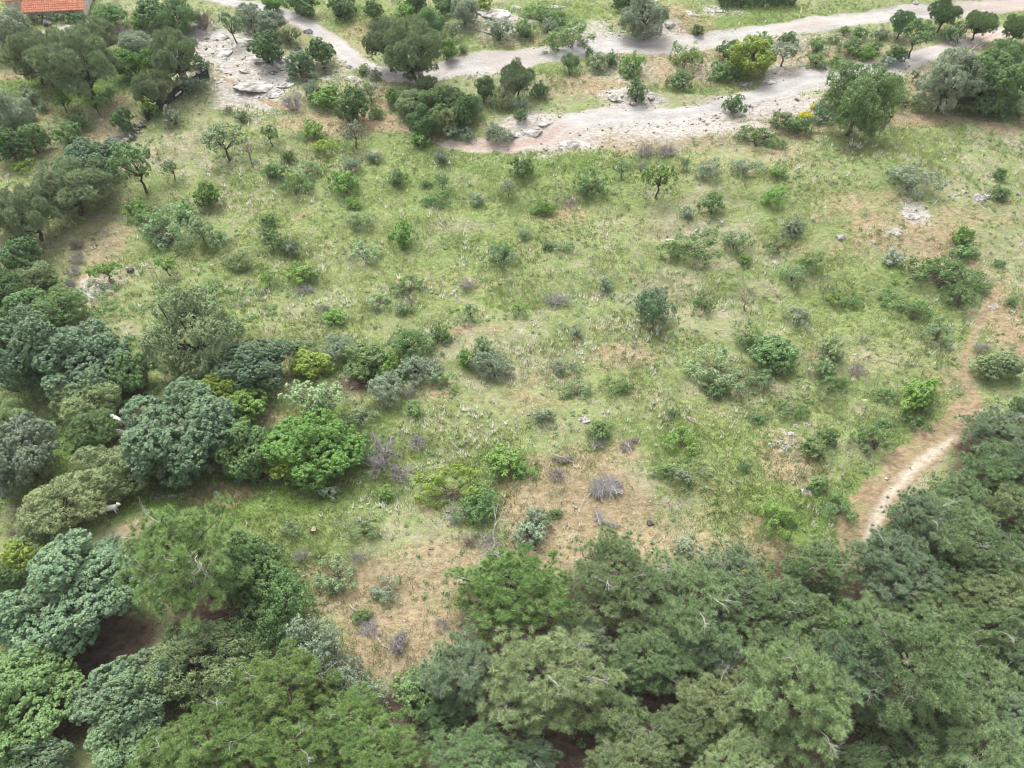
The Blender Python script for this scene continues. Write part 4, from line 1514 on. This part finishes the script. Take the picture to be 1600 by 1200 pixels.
# ------------------------------------------------------------------ brushwood piles, stumps, fallen branches
M_PILE = plain_material('old cut brushwood', (.13, .12, .118), (.37, .35, .345), 9, 0.9, 0, tone=True)
def brush_pile(px, py, w, h, label, n_stick, n_twig, seed, mat=M_PILE):
    rng = np.random.default_rng(seed)
    p, dep = hit(px, py); R = w / 2 * dep / F_PX
    ry = h / 2 * dep / F_PX / 0.85
    root = thing('brushwood_pile', (p[0], p[1], gz(p[0], p[1])), label, 'brushwood pile', 'piles of cut brushwood')
    subs = [(rng.normal() * R * .38, rng.normal() * ry * .38, rng.uniform(0, pi), rng.uniform(.3, .6)) for _ in range(4)]
    def stick(L, rad, acc, zr):
        sx, sy, sa, sr = subs[int(rng.integers(4))]
        az = sa + rng.normal() * .45; c = np.array([sx + rng.normal() * R * .22 * sr * 1.6, sy + rng.normal() * ry * .22 * sr * 1.6, rng.uniform(.04, zr)])
        d = np.array([cos(az), sin(az), rng.normal() * .07])
        acc.tube(bent(c - d * L / 2, c + d * L / 2, rng, 4, .05), np.linspace(rad, rad * .4, 4), 4, rng.random())
    for i in range(n_stick):
        a = Acc(); stick(R * rng.uniform(.9, 1.7), .026, a, .32)
        new_obj('stick', a.mesh('stick', M_BARE if i % 2 else mat), root)
    a = Acc()
    for i in range(n_twig): stick(R * rng.uniform(.4, 1.2), .014, a, .26)
    new_obj('twigs', a.mesh('twigs', mat), root, kind='stuff')
brush_pile(945, 764, 60, 46, "large grey brushwood pile on the bare soil", 24, 620, 1)
brush_pile(978, 695, 40, 26, "brownish brushwood pile below the pale boulder's bush", 10, 200, 2, M_TWIGB)
brush_pile(940, 812, 34, 16, "flat little twig pile just below the large brushwood pile", 6, 120, 3)
brush_pile(884, 720, 34, 16, "flat twig heap left of the brownish brushwood pile", 6, 110, 4, M_TWIGB)
brush_pile(575, 982, 34, 20, "twig heap with a white branch on the bare clearing", 6, 160, 5)
brush_pile(622, 1005, 28, 26, "grey twig heap on the bare clearing's lower right", 6, 140, 6)
def branch_thing(name, px, py, length_px, az, label, tilt=.02, seed=0, rad=.06, depth=1):
    rng = np.random.default_rng(seed); p, dep = hit(px, py); L = length_px * dep / F_PX
    a = Acc(); branching(a, rng, np.zeros(3), [1, 0, tilt], L, rad, depth, 5, .5, .1, (1, 3), .7)
    o = thing(name, (p[0], p[1], gz(p[0], p[1]) + rad), label, 'branch', None, a.mesh(name, M_BARE))
    o.rotation_euler = (0, 0, az)
branch_thing('fallen_branch', 583, 993, 26, -.75, "white fallen branch on the bare clearing's twig heap", seed=1)
branch_thing('fallen_branch', 912, 772, 34, -1.9, "long pale stick sticking out left of the large brushwood pile", seed=2, rad=.025)
branch_thing('fallen_branch', 618, 730, 46, -.5, "pale fallen branch right of the round bright green tree", seed=3)
branch_thing('fallen_branch', 545, 945, 20, -.9, "thin dark stick lying at the top of the bare clearing", seed=6, rad=.03)
branch_thing('dead_branch', 768, 862, 40, 1.4, "bleached forked branch standing above the yellowish edge pine", 1.1, 4, .05, 3)
branch_thing('fallen_branch', 1128, 488, 26, .8, "bleached leaning trunk piece under the bare leaning tree", .9, 7, .06, 1)

def stump(px, py, w, label, seed):
    rng = np.random.default_rng(seed); p, dep = hit(px, py); R = w / 2 * dep / F_PX
    th = np.arange(12) / 12 * 2 * pi; a = Acc()
    prof = [(-.1, 1.5), (.06, 1.3), (.2, 1.02), (.5, .92)]
    V = [[R * k * (1 + .18 * sin(3 * t + seed) + .1 * rng.normal()) * cos(t), R * k * (1 + .18 * sin(3 * t + seed)) * sin(t), z * R * 2] for z, k in prof for t in th]
    F = [[i * 12 + j, i * 12 + (j + 1) % 12, i * 12 + 12 + (j + 1) % 12, i * 12 + 12 + j] for i in range(3) for j in range(12)]
    a.add(V, F)
    root = thing('tree_stump', (p[0], p[1], gz(p[0], p[1])), label, 'stump', 'dark tree stumps')
    new_obj('stump_side', a.mesh('stump_side', M_STUMP), root)
    c = Acc(); top = np.array(V[-12:]); ring = np.concatenate([top, [[0, 0, R * 1.02]]])
    c.add(ring, [[j, (j + 1) % 12, 12] for j in range(12)])
    new_obj('cut_face', c.mesh('cut_face', M_CUT if seed % 2 else M_STUMP), root)
stump(1015, 819, 10, "dark tree stump on bare soil below the large brushwood pile", 2)
stump(491, 829, 9, "dark tree stump in the grass below the round bright green tree", 3)
stump(205, 424, 9, "dark stump on pale ground between two little trees", 4)

# ------------------------------------------------------------------ net fence, stone wall, posts
fpts = [hit(a, b)[0] for a, b in ((328, 123), (312, 131), (296, 141), (280, 152), (266, 162), (252, 173), (240, 183), (231, 192))]
froot = thing('net_fence', (fpts[0][0], fpts[0][1], gz(fpts[0][0], fpts[0][1])), "low fence hung with dark shade net along the meadow's upper left edge", 'fence')
org = np.array(froot.location)
for i, p in enumerate(fpts):
    a = Acc(); b = np.array([p[0], p[1], gz(p[0], p[1])]) - org
    a.tube([b + [0, 0, -.3], b + [0, 0, .7], b + [.02, 0, 1.42]], [.05, .05, .045], 6, .5, True)
    new_obj('post', a.mesh('post', M_BARK), froot)
    if i + 1 < len(fpts):
        q = fpts[i + 1]; c = np.array([q[0], q[1], gz(q[0], q[1])]) - org
        rng = np.random.default_rng(i); u = np.linspace(0, 1, 9); v = np.linspace(0, 1, 5)
        nrm = unit(np.cross(c - b, [0, 0, 1.0]))
        V = [b + (c - b) * s_ + np.array([0, 0, .02 + 1.22 * t - .16 * sin(pi * s_) * t]) + nrm * (.06 * sin(9 * s_ + 4 * t + i) + .07) for t in v for s_ in u]
        F = [[r * 9 + k_, r * 9 + k_ + 1, r * 9 + 10 + k_, r * 9 + 9 + k_] for r in range(4) for k_ in range(8)]
        a = Acc(); a.add(V, F)
        Vb = np.array(V) - nrm * .02; a.add(Vb, np.array(F)[:, ::-1])
        new_obj('net_panel', a.mesh('net_panel', M_NET, True), froot)
def plank(px, py, az, L, W, label, tilt):
    p, _ = hit(px, py); bm = bmesh.new(); bmesh.ops.create_cube(bm, size=1)
    for v in bm.verts: v.co = (v.co.x * L, v.co.y * W, v.co.z * .05)
    bmesh.ops.bevel(bm, geom=bm.edges[:], offset=.008, segments=1, affect='EDGES')
    me = bpy.data.meshes.new('plank'); bm.to_mesh(me); bm.free(); me.materials.append(M_PAINT)
    o = thing('plank', (p[0], p[1], gz(p[0], p[1]) + .55), label, 'plank', None, me); o.rotation_euler = (.5, -tilt, az)
plank(281, 153, .75, .95, .22, "white board propped against the dark net fence", .35)
plank(246, 176, .6, .75, .10, "narrow pale slat at the lower end of the net fence", .25)
a_, b_ = hit(226, 196)[0], hit(193, 224)[0]
wroot = thing('dry_stone_wall', (a_[0], a_[1], gz(a_[0], a_[1])), "tumbled dark stone wall continuing below the net fence", 'wall')
rng = np.random.default_rng(5)
for i in range(46):
    t = rng.random(); x, y = a_[0] + (b_[0] - a_[0]) * t + rng.normal() * .28, a_[1] + (b_[1] - a_[1]) * t + rng.normal() * .28
    s_ = new_obj('stone', DARKS[i % 3] if i % 3 else ROCKS[i % 5], wroot)
    s_.location = np.array([x, y, gz(x, y) + rng.choice([.08, .08, .3, .5])]) - np.array(wroot.location)
    r = rng.uniform(.16, .34); s_.scale = (r, r, r * rng.uniform(.8, 1.3)); s_.rotation_euler = (rng.normal() * .3, rng.normal() * .3, rng.random() * 6)
p, _ = hit(1332, 206)
root = thing('marker_post', (p[0], p[1], gz(p[0], p[1])), "short white post at the meadow edge below the big bushy tree", 'post')
a = Acc(); a.tube([[0, 0, -.2], [0, 0, .4], [0, 0, .8]], [.07, .065, .06], 8, .5, True); new_obj('shaft', a.mesh('shaft', M_PAINT), root)
a = Acc(); a.tube([[0, 0, .8], [0, 0, .84], [0, 0, .87]], [.085, .085, .04], 8, .5, True); new_obj('cap', a.mesh('cap', M_PAINT), root)

# clipped hedge along the top right
rng = np.random.default_rng(12); a = Acc()
pa, pb = hit(1122, 8)[0], hit(1238, 4)[0]
L = np.linalg.norm((pb - pa)[:2]); n = 520
u = rng.random((n, 3)); face = rng.integers(0, 3, n)
loc = np.stack([u[:, 0] * L, (u[:, 1] - .5) * 1.5, u[:, 2] * 1.5], 1); nn = np.zeros((n, 3))
loc[face == 0, 2] = 1.5; nn[face == 0] = [0, 0, 1]
loc[face == 1, 1] = -.75; nn[face == 1] = [0, -1, 0]
loc[face == 2, 1] = .75; nn[face == 2] = [0, 1, 0]
cluster_leaves(a, loc, nn, rng, 26, .26, .2, .12)
hedge = thing('clipped_hedge', (pa[0], pa[1], gz(pa[0], pa[1])), "long dark clipped hedge at the top behind the upper gravel road", 'hedge')
hedge.rotation_euler = (0, -math.atan2(pb[2] - pa[2], L), math.atan2(pb[1] - pa[1], pb[0] - pa[0]))
new_obj('crown', a.mesh('hedge_crown', LEAF['dk']), hedge)
a = Acc()
for i in range(14):
    xx = (i + .5) / 14 * L; a.tube(bent([xx, 0, -.3], [xx + .1, 0, 1.3], rng, 4, .04), [.05, .05, .04, .02], 5)
new_obj('stem', a.mesh('hedge_stem', M_BARK), hedge)

# ------------------------------------------------------------------ house with tiled roof
A, _ = hit(41, 38); B, _ = hit(137, 29)
ux = unit(np.array([B[0] - A[0], B[1] - A[1], 0])); uy = np.array([-ux[1], ux[0], 0])
HW = float(np.linalg.norm((B - A)[:2])); HD, EAVE, RISE = 7.0, 1.55, 1.75
house = thing('house', (A[0], A[1], min(gz(A[0], A[1]), gz(B[0], B[1])) - .1), "low house with red tiled roof at the top left corner", 'house')
house.rotation_euler = (0, 0, math.atan2(ux[1], ux[0]))
def box_part(name, x0, x1, y0, y1, z0, z1, mat, parent=house, bev=.01):
    bm = bmesh.new(); bmesh.ops.create_cube(bm, size=1)
    for v in bm.verts:
        v.co = (x0 + (v.co.x + .5) * (x1 - x0), y0 + (v.co.y + .5) * (y1 - y0), z0 + (v.co.z + .5) * (z1 - z0))
    if bev: bmesh.ops.bevel(bm, geom=bm.edges[:], offset=bev, segments=1, affect='EDGES')
    me = bpy.data.meshes.new(name); bm.to_mesh(me); bm.free(); me.materials.append(mat)
    return new_obj(name, me, parent)
box_part('wall', .35, HW - .35, .45, .75, -.4, EAVE + .15, M_PLASTER)
box_part('wall', .35, HW - .35, HD - .75, HD - .45, -.4, EAVE + .15, M_PLASTER)
box_part('wall', .35, .65, .752, HD - .752, -.4, EAVE + .18, M_PLASTER)
box_part('wall', HW - .65, HW - .35, .752, HD - .752, -.4, EAVE + .18, M_PLASTER)
def roof_slope(name, x0, x1, ya, za, yb, zb, seed):
    """courses of barrel tiles from eave (ya,za) to ridge (yb,zb)"""
    rng = np.random.default_rng(seed); acc = Acc()
    rows = int(abs(math.hypot(yb - ya, zb - za)) / .36); cols = int((x1 - x0) / .24)
    xs = np.linspace(x0, x1, cols * 4 + 1)
    corr = .045 * np.cos(np.arange(len(xs)) * pi / 2)
    for r in range(rows):
        t0, t1 = r / rows, (r + 1.12) / rows
        z_off = rng.normal() * .008
        lo = np.stack([xs, np.full_like(xs, ya + (yb - ya) * t0), za + (zb - za) * t0 + .07 + corr + z_off], 1)
        hi = np.stack([xs, np.full_like(xs, ya + (yb - ya) * min(t1, 1)), za + (zb - za) * min(t1, 1) + .03 + corr + z_off], 1)
        und = lo - np.array([0, 0, .06])
        V = np.concatenate([und, lo, hi]); m_ = len(xs); i_ = np.arange(m_ - 1)
        F = np.concatenate([np.stack([i_, i_ + 1, i_ + 1 + m_, i_ + m_], 1), np.stack([i_ + m_, i_ + m_ + 1, i_ + 1 + 2 * m_, i_ + 2 * m_], 1)])
        tone = np.repeat(rng.random(cols), 4)
        acc.add(V, F, np.concatenate([tone * .5, tone]))
    return new_obj(name, acc.mesh(name, M_TILE), house)
roof_slope('roof', 0, HW, 0, EAVE, HD / 2, EAVE + RISE, 1)
roof_slope('roof', 0, HW, HD, EAVE, HD / 2 + .01, EAVE + RISE, 2)
a = Acc()
a.tube([[-.05, HD / 2, EAVE + RISE + .04], [HW * .5, HD / 2, EAVE + RISE + .04], [HW + .05, HD / 2, EAVE + RISE + .04]], [.14] * 3, 8, .7, True)
new_obj('ridge', a.mesh('ridge', M_TILE), house)
a = Acc(); a.add([[.36, .5, EAVE], [.36, HD - .5, EAVE], [.36, HD / 2, EAVE + RISE - .05], [HW - .36, .5, EAVE], [HW - .36, HD - .5, EAVE], [HW - .36, HD / 2, EAVE + RISE - .05]], [[0, 2, 1], [3, 4, 5]])
new_obj('gable', a.mesh('gable', M_PLASTER), house)
for wx in (2.2, HW * .5, HW - 2.4):
    fr = box_part('window', wx - .45, wx + .45, .40, .448, .35, 1.2, M_PAINT)
    box_part('pane', wx - .38, wx + .38, .385, .398, .42, 1.13, M_DARK, fr, 0)
# a second, lower wing at the left
roof_slope('roof', -3.2, -.05, 3.0, EAVE + .6, 6.0, EAVE + 1.6, 3)
box_part('wall', -3.0, -.1, 3.3, 5.9, -.4, EAVE + .55, M_PLASTER)

# ------------------------------------------------------------------ goats
def goat(px, py, length_px, face, label, mat, seed, head_down=False):
    """one continuous body grown over a skeleton; face: heading angle"""
    rng = np.random.default_rng(seed); p, dep = hit(px, py); s_ = length_px * dep / F_PX / 1.25
    hz = .30 if head_down else .92
    V = [(0, 0, .62), (.30, 0, .63), (-.32, 0, .62), (.46, 0, .72 if not head_down else .6), (.60, 0, .86 if not head_down else .42), (.70, 0, hz), (.83, 0, hz - .07),
         (.30, .12, .42), (.31, .12, .22), (.30, .12, .02), (.30, -.12, .42), (.28, -.12, .22), (.27, -.12, .02),
         (-.34, .12, .44), (-.42, .12, .25), (-.38, .12, .02), (-.34, -.12, .44), (-.40, -.12, .25), (-.35, -.12, .02),
         (-.46, 0, .68), (-.53, 0, .60), (.67, .11, hz + .04), (.67, -.11, hz + .04), (.62, .04, hz + .17), (.62, -.04, hz + .17)]
    E = [(0, 1), (0, 2), (1, 3), (3, 4), (4, 5), (5, 6), (1, 7), (7, 8), (8, 9), (1, 10), (10, 11), (11, 12), (2, 13), (13, 14), (14, 15), (2, 16), (16, 17), (17, 18), (2, 19), (19, 20), (5, 21), (5, 22), (5, 23), (5, 24)]
    Rr = [.20, .18, .185, .12, .085, .085, .045, .07, .045, .035, .07, .045, .035, .085, .045, .035, .085, .045, .035, .04, .03, .03, .03, .022, .022]
    me = bpy.data.meshes.new('goat'); me.from_pydata([tuple(c * s_ for c in v) for v in V], E, [])
    o = thing('goat', (p[0], p[1], gz(p[0], p[1])), label, 'goat', 'goats grazing among the trees', me)
    o.modifiers.new('skin', 'SKIN'); 
    for i, sv in enumerate(me.skin_vertices[0].data):
        sv.radius = (Rr[i] * s_, Rr[i] * s_); sv.use_root = (i == 0)
    o.modifiers.new('smooth', 'SUBSURF').levels = 1; o.modifiers['smooth'].render_levels = 1
    dg = bpy.context.evaluated_depsgraph_get(); ev = o.evaluated_get(dg)
    nm = bpy.data.meshes.new_from_object(ev); o.modifiers.clear(); o.data = nm
    nm.materials.clear(); nm.materials.append(mat)
    for f in nm.polygons: f.use_smooth = True
    o.rotation_euler = (0, 0, face)
goat(177, 801, 29, .1, "white goat standing alone on the green grass clearing", M_COAT, 1)
goat(186, 662, 27, pi - .5, "white goat, the upper of two walking between the trees", M_COAT, 2)
goat(187, 682, 25, pi + .1, "white goat, the lower of two walking between the trees", M_COAT, 3, True)
goat(168, 640, 24, .3, "grey goat half hidden under the olive tree", M_COATG, 4)

# ------------------------------------------------------------------ thin spring haze over the valley
bm = bmesh.new(); bmesh.ops.create_cube(bm, size=1)
zlo, zhi = float(GZ.min()) - 1.0, max(CAM_H + 2.0, float(GZ.max()) + 6.0)
for v in bm.verts: v.co = (v.co.x * 1500, v.co.y * 1500, zlo + (v.co.z + .5) * (zhi - zlo))
me = bpy.data.meshes.new("haze"); bm.to_mesh(me); bm.free()
m, n, l = nmat("haze"); pv = n.new("ShaderNodeVolumePrincipled")
pv.inputs['Color'].default_value = (.93, .96, 1, 1); pv.inputs['Density'].default_value = HAZE
o_ = n.new("ShaderNodeOutputMaterial"); l.new(pv.outputs[0], o_.inputs['Volume']); me.materials.append(m)
new_obj("haze", me, kind='stuff', label="thin pale haze in the air")
